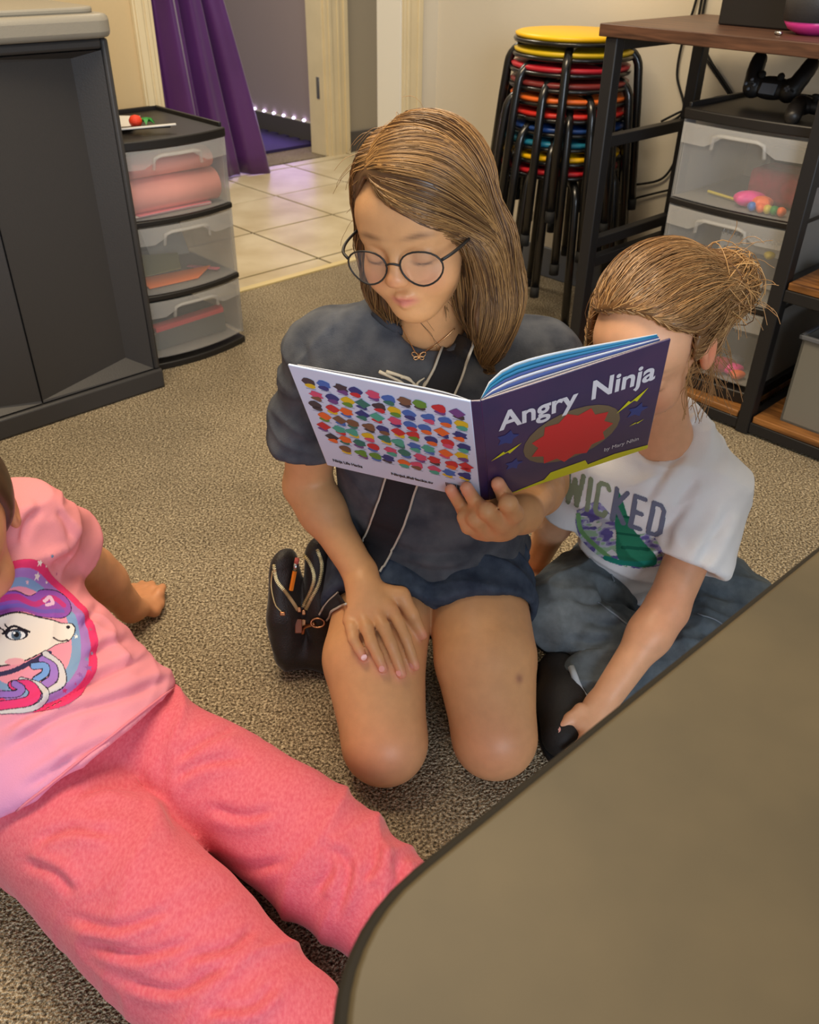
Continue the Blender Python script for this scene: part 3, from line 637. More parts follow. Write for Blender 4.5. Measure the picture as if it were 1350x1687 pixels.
# ================================================================== SDF MODELLING (people, clothing, soft things)
class Field:
    def __init__(s, lo, hi, h):
        s.h = h; s.lo = np.asarray(lo, float); s.ax = [np.arange(lo[i], hi[i]+h, h, dtype=np.float32) for i in range(3)]
        s.f = np.full([len(a) for a in s.ax], .05, np.float32)
    def win(s, lo, hi):
        sl = []
        for i in range(3):
            a = int(max(0, math.floor((lo[i]-s.lo[i])/s.h))); b = int(min(len(s.ax[i]), math.ceil((hi[i]-s.lo[i])/s.h)+1))
            if b-a < 2: return None
            sl.append(slice(a, b))
        return tuple(sl)
    def op(s, fn, lo, hi, k, mode):
        m = max(k, .004)+2*s.h; w_ = s.win(np.asarray(lo)-m, np.asarray(hi)+m)
        if w_ is None: return
        X = s.ax[0][w_[0]][:, None, None]; Y = s.ax[1][w_[1]][None, :, None]; Z = s.ax[2][w_[2]][None, None, :]
        d = fn(X, Y, Z).astype(np.float32); f = s.f[w_]
        if mode == 'add':
            h = np.maximum(k-np.abs(f-d), 0)/k; s.f[w_] = np.minimum(f, d)-h*h*k*.25
        elif mode == 'sub':
            d = -d; h = np.maximum(k-np.abs(f-d), 0)/k; s.f[w_] = np.maximum(f, d)+h*h*k*.25
    def cone(s, a, b, ra, rb, k=.012, flat=None, mode='add'):
        a = np.asarray(a, float); b = np.asarray(b, float); d = b-a; L2 = max(float(d@d), 1e-9)
        if flat is not None: n = nrm(flat[0]); q = 1/flat[1]-1
        def fn(X, Y, Z):
            x, y, z = X-a[0], Y-a[1], Z-a[2]
            t = np.clip((x*d[0]+y*d[1]+z*d[2])/L2, 0, 1)
            x = x-t*d[0]; y = y-t*d[1]; z = z-t*d[2]
            if flat is not None:
                e = (x*n[0]+y*n[1]+z*n[2])*q; x = x+e*n[0]; y = y+e*n[1]; z = z+e*n[2]
            return np.sqrt(x*x+y*y+z*z)-(ra+(rb-ra)*t)
        r = max(ra, rb); s.op(fn, np.minimum(a, b)-r, np.maximum(a, b)+r, k, mode)
    def chain(s, pts, rs, k=.012, flat=None):
        for i in range(len(pts)-1): s.cone(pts[i], pts[i+1], rs[i], rs[i+1], k, flat)
    def ell(s, c, r, axes=None, k=.012, mode='add'):
        c = np.asarray(c, float); A_ = np.eye(3) if axes is None else np.asarray([nrm(q) for q in axes])
        def fn(X, Y, Z):
            x, y, z = X-c[0], Y-c[1], Z-c[2]
            l = [x*A_[i][0]+y*A_[i][1]+z*A_[i][2] for i in range(3)]
            k0 = np.sqrt(sum((l[i]/r[i])**2 for i in range(3))); k1 = np.sqrt(sum((l[i]/r[i]**2)**2 for i in range(3)))+1e-9
            return k0*(k0-1)/k1
        R_ = max(r); s.op(fn, c-R_, c+R_, k, mode)
    def half(s, p, n, k=.004, lo=None, hi=None):          # cut away the side n points to
        p = np.asarray(p, float); n = nrm(n)
        lo = s.lo if lo is None else lo; hi = [a[-1] for a in s.ax] if hi is None else hi
        s.op(lambda X, Y, Z: -((X-p[0])*n[0]+(Y-p[1])*n[1]+(Z-p[2])*n[2]), lo, hi, k, 'sub')
    def mesh(s):
        f = s.f; neg = f < 0; c = np.zeros([n-1 for n in f.shape], np.uint8)
        for i in (0, 1):
            for j in (0, 1):
                for k in (0, 1): c += neg[i:f.shape[0]-1+i, j:f.shape[1]-1+j, k:f.shape[2]-1+k]
        act = (c > 0) & (c < 8); I = np.argwhere(act); idx = np.full(act.shape, -1, np.int32); idx[act] = np.arange(len(I))
        P = np.zeros((len(I), 3)); W_ = np.zeros(len(I))
        cor = [(a, b, d) for a in (0, 1) for b in (0, 1) for d in (0, 1)]
        val = {q: f[I[:, 0]+q[0], I[:, 1]+q[1], I[:, 2]+q[2]] for q in cor}
        for a in cor:
            for ax in range(3):
                if a[ax]: continue
                b = list(a); b[ax] = 1; b = tuple(b); va, vb = val[a], val[b]; m = (va < 0) != (vb < 0)
                t = np.where(m, va/np.where(m, va-vb, 1), 0)
                q = np.tile(np.array(a, float), (len(I), 1)); q[:, ax] = t
                P[m] += q[m]; W_[m] += 1
        P = (P/W_[:, None]+I)*s.h+s.lo
        F = []
        for ax in range(3):
            o = [1, 1, 1]; sl0 = [slice(1, -1)]*3; sl0[ax] = slice(0, -1); sl1 = list(sl0); sl1[ax] = slice(1, None)
            a_, b_ = neg[tuple(sl0)], neg[tuple(sl1)]; m = a_ != b_; E = np.argwhere(m)
            off = np.array([1, 1, 1]); off[ax] = 0; E = E+off; fl = a_[m]
            u, v = [(1, 2), (2, 0), (0, 1)][ax]
            def g(du, dv):
                q = E.copy(); q[:, u] -= du; q[:, v] -= dv; return idx[q[:, 0], q[:, 1], q[:, 2]]
            Q = np.stack([g(1, 1), g(0, 1), g(0, 0), g(1, 0)], 1); Q[~fl] = Q[~fl][:, ::-1]; F.append(Q)
        F = np.concatenate(F); F = F[(F >= 0).all(1)]
        return P, F
def smooth_mesh(P, F, it=2, lam=.5):
    E = np.concatenate([F[:, [0, 1]], F[:, [1, 2]], F[:, [2, 3]], F[:, [3, 0]]]); n = len(P)
    for _ in range(it):
        S_ = np.zeros_like(P); C_ = np.zeros(n)
        for i in range(3): S_[:, i] = np.bincount(E[:, 0], P[E[:, 1], i], n)+np.bincount(E[:, 1], P[E[:, 0], i], n)
        C_ = np.bincount(E[:, 0], minlength=n)+np.bincount(E[:, 1], minlength=n)
        P = P+lam*(S_/np.maximum(C_, 1)[:, None]-P)
    return P
def vnormals(P, F):
    n = np.cross(P[F[:, 2]]-P[F[:, 0]], P[F[:, 3]]-P[F[:, 1]]); N = np.zeros_like(P)
    for k in range(4):
        for i in range(3): N[:, i] += np.bincount(F[:, k], n[:, i], len(P))
    return N/(np.linalg.norm(N, axis=1)[:, None]+1e-12)
_LAT = np.random.default_rng(5).random((32, 32, 32))
def noise(p):
    i = np.floor(p).astype(int); t = p-i; t = t*t*(3-2*t); i = i % 32; j = (i+1) % 32; r = 0
    for a in (0, 1):
        for b in (0, 1):
            for c in (0, 1):
                q = _LAT[(j if a else i)[:, 0], (j if b else i)[:, 1], (j if c else i)[:, 2]]
                r = r+q*(t[:, 0] if a else 1-t[:, 0])*(t[:, 1] if b else 1-t[:, 1])*(t[:, 2] if c else 1-t[:, 2])
    return r
def folds(P, axis, fl, fa, seed=0, warp=.5, power=2):      # ridges running across the axis, -1..1
    d = nrm(axis); t = P@d; Q = (P-np.outer(t, d))*fa + np.outer(t*fl, d)+seed*7.3
    Q = Q+warp*(noise(P*9+seed)[:, None]-.5)*2
    n = noise(Q); r = 1-np.abs(2*n-1); return r**power
def crease(P, N, lines, wpx, depth, ridge=.7):      # folds pressed into cloth along drawn lines, on the side turned to the room
    U, W_ = proj(P); face = np.clip(((CAM-P)*N).sum(1)/np.linalg.norm(CAM-P, axis=1)*2, 0, 1); out = np.zeros(len(P))
    for ln in lines:
        sc = ln[0] if isinstance(ln[0], (int, float)) else 1.0; ln = ln[1:] if isinstance(ln[0], (int, float)) else ln
        q = [(a[0], a[1]) for a in spline([V(x, y, 0) for x, y in ln], 6)]; best = np.full(len(P), 1e9); sg = np.zeros(len(P)); tt = np.zeros(len(P)); n = len(q)-1
        for i in range(n):
            (x0, y0), (x1, y1) = q[i], q[i+1]; dx, dy = x1-x0, y1-y0; t = np.clip(((U-x0)*dx+(W_-y0)*dy)/(dx*dx+dy*dy+1e-9), 0, 1)
            ex, ey = U-x0-t*dx, W_-y0-t*dy; d = np.hypot(ex, ey); m = d < best; best[m] = d[m]; sg[m] = np.sign(dx*ey-dy*ex)[m]; tt[m] = (i+t[m])/n
        fade = np.clip(np.minimum(tt, 1-tt)*5+.15, 0, 1); s_ = best*sg
        out += sc*depth*fade*(-np.exp(-(best/wpx)**2)+ridge*np.exp(-((s_-2.0*wpx)/(1.5*wpx))**2)+.4*ridge*np.exp(-((s_+2.2*wpx)/(1.6*wpx))**2))
    return P+N*(out*face)[:, None]
def put(name, P, F, m, parent, cols=None, smooth=True):
    me = bpy.data.meshes.new(name); me.vertices.add(len(P)); me.vertices.foreach_set('co', P.astype(np.float32).ravel())
    n, k = F.shape; me.loops.add(n*k); me.polygons.add(n); me.polygons.foreach_set('loop_start', np.arange(0, n*k, k, dtype=np.int32))
    me.loops.foreach_set('vertex_index', F.astype(np.int32).ravel()); me.update(calc_edges=True)
    if cols is not None:
        a = me.color_attributes.new('Col', 'FLOAT_COLOR', 'POINT'); c4 = np.ones((len(P), 4), np.float32); c4[:, :3] = cols; a.data.foreach_set('color', c4.ravel())
    return link(name, me, m, parent, smooth=smooth, inv=True)
def strands_mesh(S, R, cols):           # S: N x M x 3
    N, Mn = S.shape[:2]; T = np.gradient(S, axis=1); T /= np.linalg.norm(T, axis=2)[..., None]+1e-9
    x = np.cross(T, np.array([.31, .77, .55])); x /= np.linalg.norm(x, axis=2)[..., None]+1e-9; y = np.cross(T, x)
    V_ = []
    for k in range(3):
        a = 2*PI*k/3; V_.append(S+R[..., None]*(math.cos(a)*x+math.sin(a)*y))
    P = np.stack(V_, 2).reshape(-1, 3); i = np.arange(N)[:, None, None]*Mn*3; j = np.arange(Mn-1)[None, :, None]*3; k = np.arange(3)[None, None, :]
    a = i+j+k; b = i+j+(k+1) % 3; F = np.stack([a, b, b+3, a+3], -1).reshape(-1, 4)
    return P, F, np.repeat(cols, Mn*3, axis=0)
def bvh(P, F): return BVHTree.FromPolygons([tuple(p) for p in P], [tuple(q) for q in F])
def march(u, v, tree, off=0.0):          # first hit of the sight line through a photo pixel, lifted off the surface
    d = ray(u, v); d = d/np.linalg.norm(d); h = tree.ray_cast(Vector(CAM), Vector(d))
    if h[0] is None: return None
    return np.array(h[0])+off*np.array(h[1])
def lerp(a, b, t): return np.asarray(a)*(1-t)+np.asarray(b)*t
def L3(c): return np.array(rgb(*c)[:3])

def add_head(f, O, ex, ef, eu, sc=1.0, ear=(1, 1)):
    ex, ef, eu = nrm(ex), nrm(ef), nrm(eu); ax = (ex, ef, eu)
    def W_(x, y, z): return O+sc*(x*ex+y*ef+z*eu)
    def el(c, r, k=.012, mode='add'): f.ell(W_(*c), [sc*q for q in r], ax, k, mode)
    def co(a, b, ra, rb, k=.008): f.cone(W_(*a), W_(*b), ra*sc, rb*sc, k)
    el((0, -.014, .032), (.073, .090, .078)); el((0, .032, -.030), (.056, .052, .068), .03); el((0, .050, .034), (.056, .036, .042), .03)
    el((0, .060, -.082), (.024, .020, .019), .03)
    for s_ in (-1, 1):
        el((s_*.033, .056, -.036), (.026, .024, .026), .02); co((s_*.040, .070, .016), (s_*.012, .082, .014), .007, .006, .012)
        el((s_*.031, .092, -.004), (.017, .011, .0105), .010, 'sub')
        el((s_*.031, .0735, -.004), (.0155, .0135, .0125), .004)
        el((s_*.0085, .095, -.030), (.0068, .0075, .006), .006)
        if ear[0 if s_ < 0 else 1]:
            el((s_*.075, -.012, -.008), (.010, .019, .030), .006); el((s_*.083, -.008, -.004), (.006, .011, .018), .006, 'sub')
    co((0, .084, .006), (0, .100, -.026), .0065, .0095, .010)
    for a, b in (((-.019, .078, -.057), (-.005, .0885, -.0535)), ((-.005, .0885, -.0535), (.005, .0885, -.0535)), ((.005, .0885, -.0535), (.019, .078, -.057))): co(a, b, .0034, .0040, .005)
    for a, b in (((-.014, .079, -.064), (0, .086, -.066)), ((0, .086, -.066), (.014, .079, -.064))): co(a, b, .0042, .0050, .005)
    return W_
def head_colours(P, cols, O, ex, ef, eu, sc, brow, lip):
    l = np.stack([(P-O)@nrm(ex), (P-O)@nrm(ef), (P-O)@nrm(eu)], 1)/sc; x = np.abs(l[:, 0]); y, z = l[:, 1], l[:, 2]
    def mix(m, c): m = np.clip(m, 0, 1)[:, None]; cols[:] = cols*(1-m)+c*m
    fr = (y > .045)
    mix(fr*np.exp(-((x-.038)/.018)**2-((z+.034)/.018)**2)*.30, L3((214, 120, 100)))
    mix(fr*np.exp(-((l[:, 0])/.012)**2-((z+.026)/.012)**2)*.30, L3((222, 120, 100)))
    mix(fr*np.clip(1.6-np.sqrt((l[:, 0]/.019)**2+((z+.060)/.0085)**2)*1.3, 0, 1)*.75, lip)
    mix(fr*np.exp(-((l[:, 0])/.014)**2-((z+.0600)/.0016)**2)*.5, lip*.5)
    mix(fr*np.exp(-((x-.031)/.017)**2-((z-(.023-.10*np.abs(x-.034)))/.0034)**2)*.85, brow)
    mix(fr*np.exp(-((x-.031)/.013)**4-((z+.0135-12*(x-.031)**2)/.0018)**2)*.9, L3((40, 26, 20)))
    mix(fr*np.exp(-((x-.031)/.018)**2-((z+.006)/.012)**2)*.22, L3((150, 100, 90)))
def finger(f, pts, r0, r1, k=.004): f.chain(pts, list(np.linspace(r0, r1, len(pts))), k)
SKIN = mat('skin', (1, 1, 1, 1), .44, attr='Col', vary=.04, vscale=60, bump=.06, bscale=500, spec=.42, sss=.10)
HAIRM = mat('hair', (1, 1, 1, 1), .38, attr='Col', spec=.6)

def flow_strands(tree, roots, flow, M_, step, lift, curl=0, rng=RNG, free=None):
    S_ = np.zeros((len(roots), M_, 3))
    for i, r in enumerate(roots):
        p = np.array(r, float); S_[i, 0] = p; lf = lift*(.35+1.4*rng.random()**2); pv = None; st = step*(.85+.3*rng.random())
        for j in range(1, M_):
            d = flow(p, j/M_); n0 = np.array(tree.find_nearest(Vector(p))[1]); d = nrm(d-.85*n0*(d@n0))
            if pv is not None: d = nrm(d*.6+pv*.4)
            q = p+d*st; h = tree.find_nearest(Vector(q))
            n = np.array(h[1]); s_ = np.array(h[0]); q2 = s_+n*lf*(1+.8*j/M_)
            if free is not None: wgt = free(p, j/M_); q2 = q2*(1-wgt)+q*wgt
            pv = nrm(q2-p); p = q2; S_[i, j] = p
    return S_
def clump(S_, rng, k=14, amt=.5):
    n = len(S_); c = rng.choice(n, max(1, n//k), replace=False); R_ = S_[:, 0]; C_ = R_[c]
    a = np.array([c[np.argmin(((C_-r)**2).sum(1))] for r in R_]); t = np.linspace(0, 1, S_.shape[1])[None, :, None]**1.2*amt
    return S_*(1-t)+S_[a]*t
# ================================================================== THE BOOK (numbers: spine, covers)
BKs = V(.065, .783, .604); bs = nrm(V(.13019, .45794, -.87940)); b1 = nrm(V(-.94413, .32810, .03108)); b2 = nrm(V(.94353, .21530, .25180)); BW, BH = .204, .205
bn1 = nrm(np.cross(bs, b1)); bn1 = bn1 if bn1@(CAM-BKs) > 0 else -bn1      # outward (cover side)
bn2 = nrm(np.cross(bs, b2)); bn2 = bn2 if bn2@(CAM-BKs) > 0 else -bn2
SPW = .011                                                                 # spine width
bk0 = BKs + b1*SPW*.5; bk1 = BKs + b2*SPW*.5
def c1p(x, y, o=0): return bk0 + b1*x + bs*y + bn1*o                        # back cover: x from the spine outward, y from the top
def c2p(x, y, o=0): return bk1 + b2*x + bs*y + bn2*o
M['bookpurple'] = mat('book_purple', rgb(62, 44, 88), .3, col2=rgb(46, 40, 84), vscale=14, coat=.3)
M['bookwhite'] = mat('book_white', rgb(206, 220, 248), .35, coat=.2)
M['pageblue'] = mat('page_blue', rgb(30, 128, 176), .6); M['pagenavy'] = mat('page_navy', rgb(52, 78, 150), .6); M['pagewhite'] = mat('page_white', rgb(226, 230, 238), .6); M['pagedark'] = mat('page_dark', rgb(70, 66, 78), .6)
def flatm(n, c): return mat('ink_'+n, rgb(*c), .4)
bk = thing('picture_book', BKs+bs*BH, 0, 'open hardback picture book with purple front cover held by the kneeling girl', 'book')
T = .0028
def slabq(a, b, c, d, n, t):
    mb = MB(); mb.add([a, b, c, d, a-n*t, b-n*t, c-n*t, d-n*t], [(0,1,2,3), (7,6,5,4), (0,4,5,1), (1,5,6,2), (2,6,7,3), (3,7,4,0)]); return mb
bcv = slabq(c1p(0, 0), c1p(BW, 0), c1p(BW, BH), c1p(0, BH), bn1, T).obj('back_cover', 'bookwhite', bk, .0008, inv=True)
fcv = slabq(c2p(0, 0), c2p(BW, 0), c2p(BW, BH), c2p(0, BH), bn2, T).obj('front_cover', 'bookpurple', bk, .0008, inv=True)
bcv['label'] = 'white back cover with small coloured icons'; fcv['label'] = 'purple front cover with title'
bnm = nrm(bn1+bn2)
spn = slabq(bk0, bk1, bk1+bs*BH, bk0+bs*BH, bnm, T).obj('spine', 'bookpurple', bk, .0008, inv=True)
# pages: curved leaves rising from the spine on the reader's side
def leaf(side, h0, bulge, m, wd=.196):
    dd, nn_ = (b1, bn1) if side == 1 else (b2, bn2); o = (bk0 if side == 1 else bk1); mb = MB(); G = []
    for i in range(13):
        u = i/12; x = wd*u; h = h0*min(1, u*5)+bulge*math.sin(PI*min(1, u**.6))*(1-u*.25)
        G.append([o+dd*x-nn_*(T+.0012+h)+bs*.004, o+dd*x-nn_*(T+.0012+h)+bs*(BH-.004)])
    mb.grid(np.array(G)); return mb.obj('page', m, bk, smooth=True, inv=True, solid=.0006)
for h0, bl, m in ((.0006, .0008, 'pagewhite'), (.0012, .002, 'pagedark'), (.002, .0034, 'pagewhite')): leaf(1, h0, bl, m)
for h0, bl, m in ((.001, .003, 'pagewhite'), (.003, .0065, 'pagenavy'), (.0045, .009, 'pagewhite'), (.006, .012, 'pagenavy'), (.0075, .0155, 'pageblue'), (.0095, .019, 'pageblue'), (.0105, .022, 'pagewhite')): leaf(2, h0, bl, m)
# print on the covers, in the page's own x,y
def print_mesh(name, polys, at, m, parent, off=.0005):
    mb = MB()
    for pg in polys: mb.add([at(x, y, off) for x, y in pg], [tuple(range(len(pg)))])
    return mb.obj(name, m, parent, inv=True)
def put_text(name, txt, x, y, size, at, m, parent, ang=0, bold=0, flip=1, width=None, off=.0006):
    vs, fs = text_mesh(txt, size, bold)
    if width: vs[:, 0] *= width/max(vs[:, 0].max(), 1e-6)
    c, s_ = math.cos(ang), math.sin(ang); mb = MB()
    mb.add([at(x+flip*(a*c-b*s_), y-(a*s_+b*c), off) for a, b in vs], fs); return mb.obj(name, m, parent, inv=True)
M['inkwhite'] = flatm('white', (214, 216, 226)); M['inkyellow'] = flatm('yellow', (206, 206, 30)); M['inkred'] = flatm('red', (200, 44, 50)); M['inkglow'] = flatm('glow', (112, 98, 76)); M['inkblack'] = flatm('black', (34, 34, 44)); M['inkblue'] = flatm('blue', (48, 62, 128))
for txt, x, y, wd in (('Angry', .018, .062, .088), ('Ninja', .120, .060, .074)): put_text('title', txt, x, y, .046, c2p, 'inkwhite', fcv, ang=-.0, bold=.0011, width=wd)
put_text('author_name', 'by Mary Nhin', .145, .178, .011, c2p, 'inkwhite', fcv, width=.044)
def ellp(cx, cy, rx, ry, n=24, w0=0, lob=0): return [(cx+(rx*(1+w0*math.cos(lob*2*PI*i/n)))*math.cos(2*PI*i/n), cy+(ry*(1+w0*math.cos(lob*2*PI*i/n)))*math.sin(2*PI*i/n)) for i in range(n)]
def star(cx, cy, r0, r1, k, a0=0): return [(cx+(r0 if i % 2 else r1)*math.cos(a0+PI*i/k), cy+(r0 if i % 2 else r1)*math.sin(a0+PI*i/k)) for i in range(2*k)]
print_mesh('halo_print', [ellp(.102, .118, .058, .050)], c2p, 'inkglow', fcv, .0004)
print_mesh('red_burst_print', [star(.102, .122, .040, .050, 11)], c2p, 'inkred', fcv, .0007)
print_mesh('ground_print', [[(.02, .205), (.07, .198), (.078, .186), (.122, .184), (.126, .196), (.16, .192), (.204, .197), (.204, .205)]], c2p, 'inkyellow', fcv, .0005)
def bolt(cx, cy, s_, a):
    q = [(-1.5, .35), (-.2, -.35), (-.12, -.05), (1.5, -.55), (.25, .35), (.12, .02)]; c, d = math.cos(a), math.sin(a)
    return [(cx+s_*(x*c-y*d), cy+s_*(x*d+y*c)) for x, y in q]
for q in (bolt(.172, .090, .015, -.45), bolt(.024, .110, .013, -.15), bolt(.182, .138, .006, 0)): print_mesh('lightning_print', [q], c2p, 'inkyellow', fcv, .0006)
for q in (star(.180, .112, .007, .014, 5), star(.026, .082, .008, .014, 5), star(.032, .140, .006, .012, 5)): print_mesh('blue_star_print', [q], c2p, 'inkblue', fcv, .0005)
pal = [(96, 150, 60), (40, 120, 110), (200, 50, 60), (60, 110, 190), (110, 70, 140), (220, 190, 40), (120, 90, 70), (40, 60, 130), (230, 110, 50), (70, 170, 150), (210, 80, 120), (60, 60, 70)]
icons = {}
for r in range(7):
    for c in range(10):
        if r == 6 and c < 1: continue
        x = .186-.0187*c+random.uniform(-.002, .002)-(.004 if r % 2 else 0); y = .024+.0215*r+random.uniform(-.0015, .0015)
        k = random.randrange(len(pal)); k2 = random.randrange(len(pal)); w0 = random.uniform(.05, .25)
        icons.setdefault(k, []).append(ellp(x, y-.001, .0080, .0072, 12, w0, random.choice([3, 4, 5])))
        icons.setdefault(k2, []).append(ellp(x+random.uniform(-.002, .002), y+.0062, .0066, .0044, 10, w0, 3))
        icons.setdefault('t', []).append([(x-.006, y+.0112), (x+.006, y+.0112), (x+.006, y+.0120), (x-.006, y+.0120)])
INKC = mat('ink_colours', (1, 1, 1, 1), .4, attr='Col')
vv, ff, cc3 = [], [], []
for j, (k, pl_) in enumerate(icons.items()):
    for pg in pl_:
        n0 = len(vv); vv += [tuple(c1p(x, y, .0004+.00003*j)) for x, y in pg]; ff.append(tuple(range(n0, n0+len(pg)))); cc3 += [rgb(*(pal[k] if k != 't' else (120, 130, 150)))]*len(pg)
me = bpy.data.meshes.new('icon_print'); me.from_pydata(vv, [], ff); a = me.color_attributes.new('Col', 'FLOAT_COLOR', 'POINT'); a.data.foreach_set('color', np.array(cc3, np.float32).ravel())
o = link('icon_print', me, INKC, bcv, inv=True); o['kind'] = 'stuff'
def c1flip(x, y, o=0): return c1p(BW-x, y, o)
put_text('print_line', 'Ninja Life Hacks', .012, .190, .009, c1flip, 'inkblack', bcv, bold=.0003, width=.040)
put_text('print_line', 'NinjaLifeHacks.tv', .090, .190, .008, c1flip, 'inkblack', bcv, bold=.0003, width=.055)
bars = []; x = .004
while x < .030: wd = random.choice([.0006, .0009, .0013]); bars.append([(x, .178), (x+wd, .178), (x+wd, .196), (x, .196)]); x += wd+random.choice([.0006, .001])
print_mesh('barcode_print', [[(a+.012, b) for a, b in pg] for pg in bars], c1p, 'inkblack', bcv)

# ================================================================== KNEELING GIRL
def seg(a, b): return float(np.linalg.norm(np.asarray(a)-np.asarray(b)))
KL = PZ(634, 1222, .062); KR = PZ(815, 1212, .062); HL = PY(652, 900, 1.10); HR = PY(775, 895, 1.10)
TL_ = PZ(617, 1085, .122); TR_ = PZ(800, 1085, .122)
AL = V(KL[0]-.06, 1.16, .045); AR = V(KR[0]+.03, 1.17, .045)
NB = PY(712, 545, 1.035); SL = PY(526, 588, 1.055); SR = PY(900, 600, 1.055)
EL = PY(507, 800, 1.07); WL = PY(594, 944, .965); ER = PY(897, 795, 1.10)
HO = PY(695, 370, 1.0)                      # head centre
yaw, rol, pit = math.radians(-21), math.radians(-7), math.radians(9)
hf = nrm(V(math.sin(yaw)*math.cos(pit), -math.cos(yaw)*math.cos(pit), -math.sin(pit)))
hx0 = nrm(np.cross(hf, V(0,0,1)))*-1; hx0 = hx0 if hx0[0] > 0 else -hx0
hu0 = nrm(np.cross(hx0, hf)); hu0 = hu0 if hu0[2] > 0 else -hu0
hx = nrm(hx0*math.cos(rol)-hu0*math.sin(rol)*1.0); hu = nrm(hu0*math.cos(rol)+hx0*math.sin(rol))
HS = .90
girl = thing('person', (float(HL[0]+HR[0])/2, 1.05, 0), 0, 'girl kneeling on the carpet in grey tee and denim shorts, reading a book', 'person')
# thighs alone first, so that the resting hand lies on them
tf = Field((-.2, .68, -.01), (.32, 1.25, .36), .005)
def thighs(f, e=0):
    f.chain([KL, TL_, HL], [.058+e, .0745+e, .074+e], .005); f.chain([KR, TR_, HR], [.058+e, .0745+e, .074+e], .004)
thighs(tf); tP, tF = tf.mesh(); ttree = bvh(tP, tF)
g = Field((-.28, .68, -.012), (.36, 1.32, .86), .0028)
thighs(g)
for K, A_, s_ in ((KL, AL, -1), (KR, AR, 1)):
    g.ell(K+V(0, -.004, .0), (.052, .050, .052), None, .02)
    c = lerp(K, A_, .45)+V(s_*.012, 0, .0); g.chain([K+V(0, .02, -.008), c, A_], [.05, .048, .033], .02)
    g.chain([A_, A_+V(0, .06, -.012), A_+V(-s_*.02, .15, -.022)], [.033, .03, .018], .02)
g.ell((HL+HR)/2+V(0, .01, .02), (.115, .085, .09), None, .03)
g.chain([(HL+HR)/2+V(0, .0, .05), NB+V(0, .04, -.12), NB+V(0, .02, -.03)], [.06, .06, .05], .03)
g.cone(SL+V(.03, 0, .0), SR+V(-.03, 0, 0), .038, .038, .03)
g.cone(NB+V(0, .02, -.03), HO-hu*.06-hf*.02, .044, .040, .02)
g.chain([SL, EL, WL], [.041, .034, .0235], .014); g.ell(lerp(EL, WL, .28), (.033, .033, .036), None, .02)
# resting hand
def on_thigh(u, v, r): return march(u, v, ttree, r)
kn = [on_thigh(u, v, .012) for u, v in ((583, 1030), (601, 1026), (621, 1020), (643, 1014))]
palm_c = np.mean(kn, 0)
g.cone(WL, lerp(WL, palm_c, .45), .0225, .024, .012, flat=(nrm(np.cross(palm_c-WL, kn[3]-kn[0])), .62))
for q in kn: g.cone(lerp(WL, palm_c, .28), q, .0175, .0105, .012)
fing = [[(583, 1030), (588, 1058), (600, 1084)], [(601, 1026), (613, 1062), (631, 1103)], [(621, 1020), (639, 1062), (659, 1112)], [(643, 1014), (661, 1056), (679, 1099)]]
tips = []
for i, fg in enumerate(fing):
    pts = [on_thigh(u, v, r) for (u, v), r in zip(fg, (.0125, .0135, .0068))]
    finger(g, [pts[0], lerp(pts[0], pts[1], .5)+V(0, 0, .003), pts[1], lerp(pts[1], pts[2], .55)+V(0, 0, .001), pts[2]], [.0098, .0102, .0102, .0092][i], [.0062, .0068, .0070, .0066][i], .003); tips.append(pts[2])
th = [lerp(WL, palm_c, .35)+V(.008, 0, -.004), on_thigh(656, 988, .014), on_thigh(672, 1016, .011), on_thigh(690, 1048, .007)]
finger(g, th, .0145, .0072, .006); tips.append(th[-1])
# hand holding the book: fingers spread on the outer side of the covers near the spine, thumb inside
def pl(u, v, P0, n, off): d = ray(u, v); t = ((P0-CAM)@n)/(d@n); return CAM+t*d+n*off
def oc1(u, v, o): return pl(u, v, c1p(0, 0), bn1, o)
def oc2(u, v, o): return pl(u, v, c2p(0, 0), bn2, o)
HB = PY(826, 858, .872)                    # heel of the hand
WR = PY(862, 846, .905)
g.chain([SR, ER, WR], [.041, .034, .024], .014); g.ell(lerp(ER, WR, .3), (.033, .033, .034), None, .02)
g.cone(WR, HB, .0235, .024, .012)
Kn = [PY(788, 872, .866), PY(802, 874, .858), PY(824, 862, .850), PY(846, 846, .848)]
for q in Kn: g.cone(HB, q, .020, .0125, .010)
f1 = [Kn[1], PY(784, 856, .846), oc1(768, 828, .010), oc1(746, 798, .0075)]
f2 = [Kn[2], PY(803, 842, .836), oc1(790, 818, .011), oc1(772, 795, .0075)]
f3 = [Kn[3], PY(838, 830, .836), oc2(828, 808, .010), oc2(817, 788, .0075)]
for q, r0, r1 in ((f1, .0112, .0076), (f2, .0115, .0080), (f3, .0118, .0085)): finger(g, q, r0, r1, .004)
f0 = [Kn[0], PY(772, 868, .858), PY(764, 852, .862), PY(772, 838, .872)]; finger(g, f0, .010, .007, .004)
tb_ = [HB+V(0, .012, .012), BKs+bs*(BH+.004)-bnm*.030, BKs+bs*(BH-.03)-bnm*.034+b2*.012, BKs+bs*(BH-.055)-bnm*.036+b2*.02]; finger(g, tb_, .014, .0085, .006)
tips += [f1[-1], f2[-1], f3[-1]]
add_head(g, HO, hx, hf, hu, HS, (1, 1))
P, F = g.mesh(); P = smooth_mesh(P, F, 2); P[:, 2] = np.maximum(P[:, 2], .002)
cols = np.tile(L3((216, 162, 114)), (len(P), 1))
def blush(c, r, col, a):
    m = (a*np.exp(-((P-c)**2).sum(1)/r**2))[:, None]; cols[:] = cols*(1-m)+col*m
for K in (KL, KR): blush(K+V(0, -.04, .02), .05, L3((216, 142, 112)), .5)
for t in tips: blush(t, .010, L3((232, 148, 132)), .8)
for q in kn+Kn: blush(q, .012, L3((206, 132, 104)), .35)
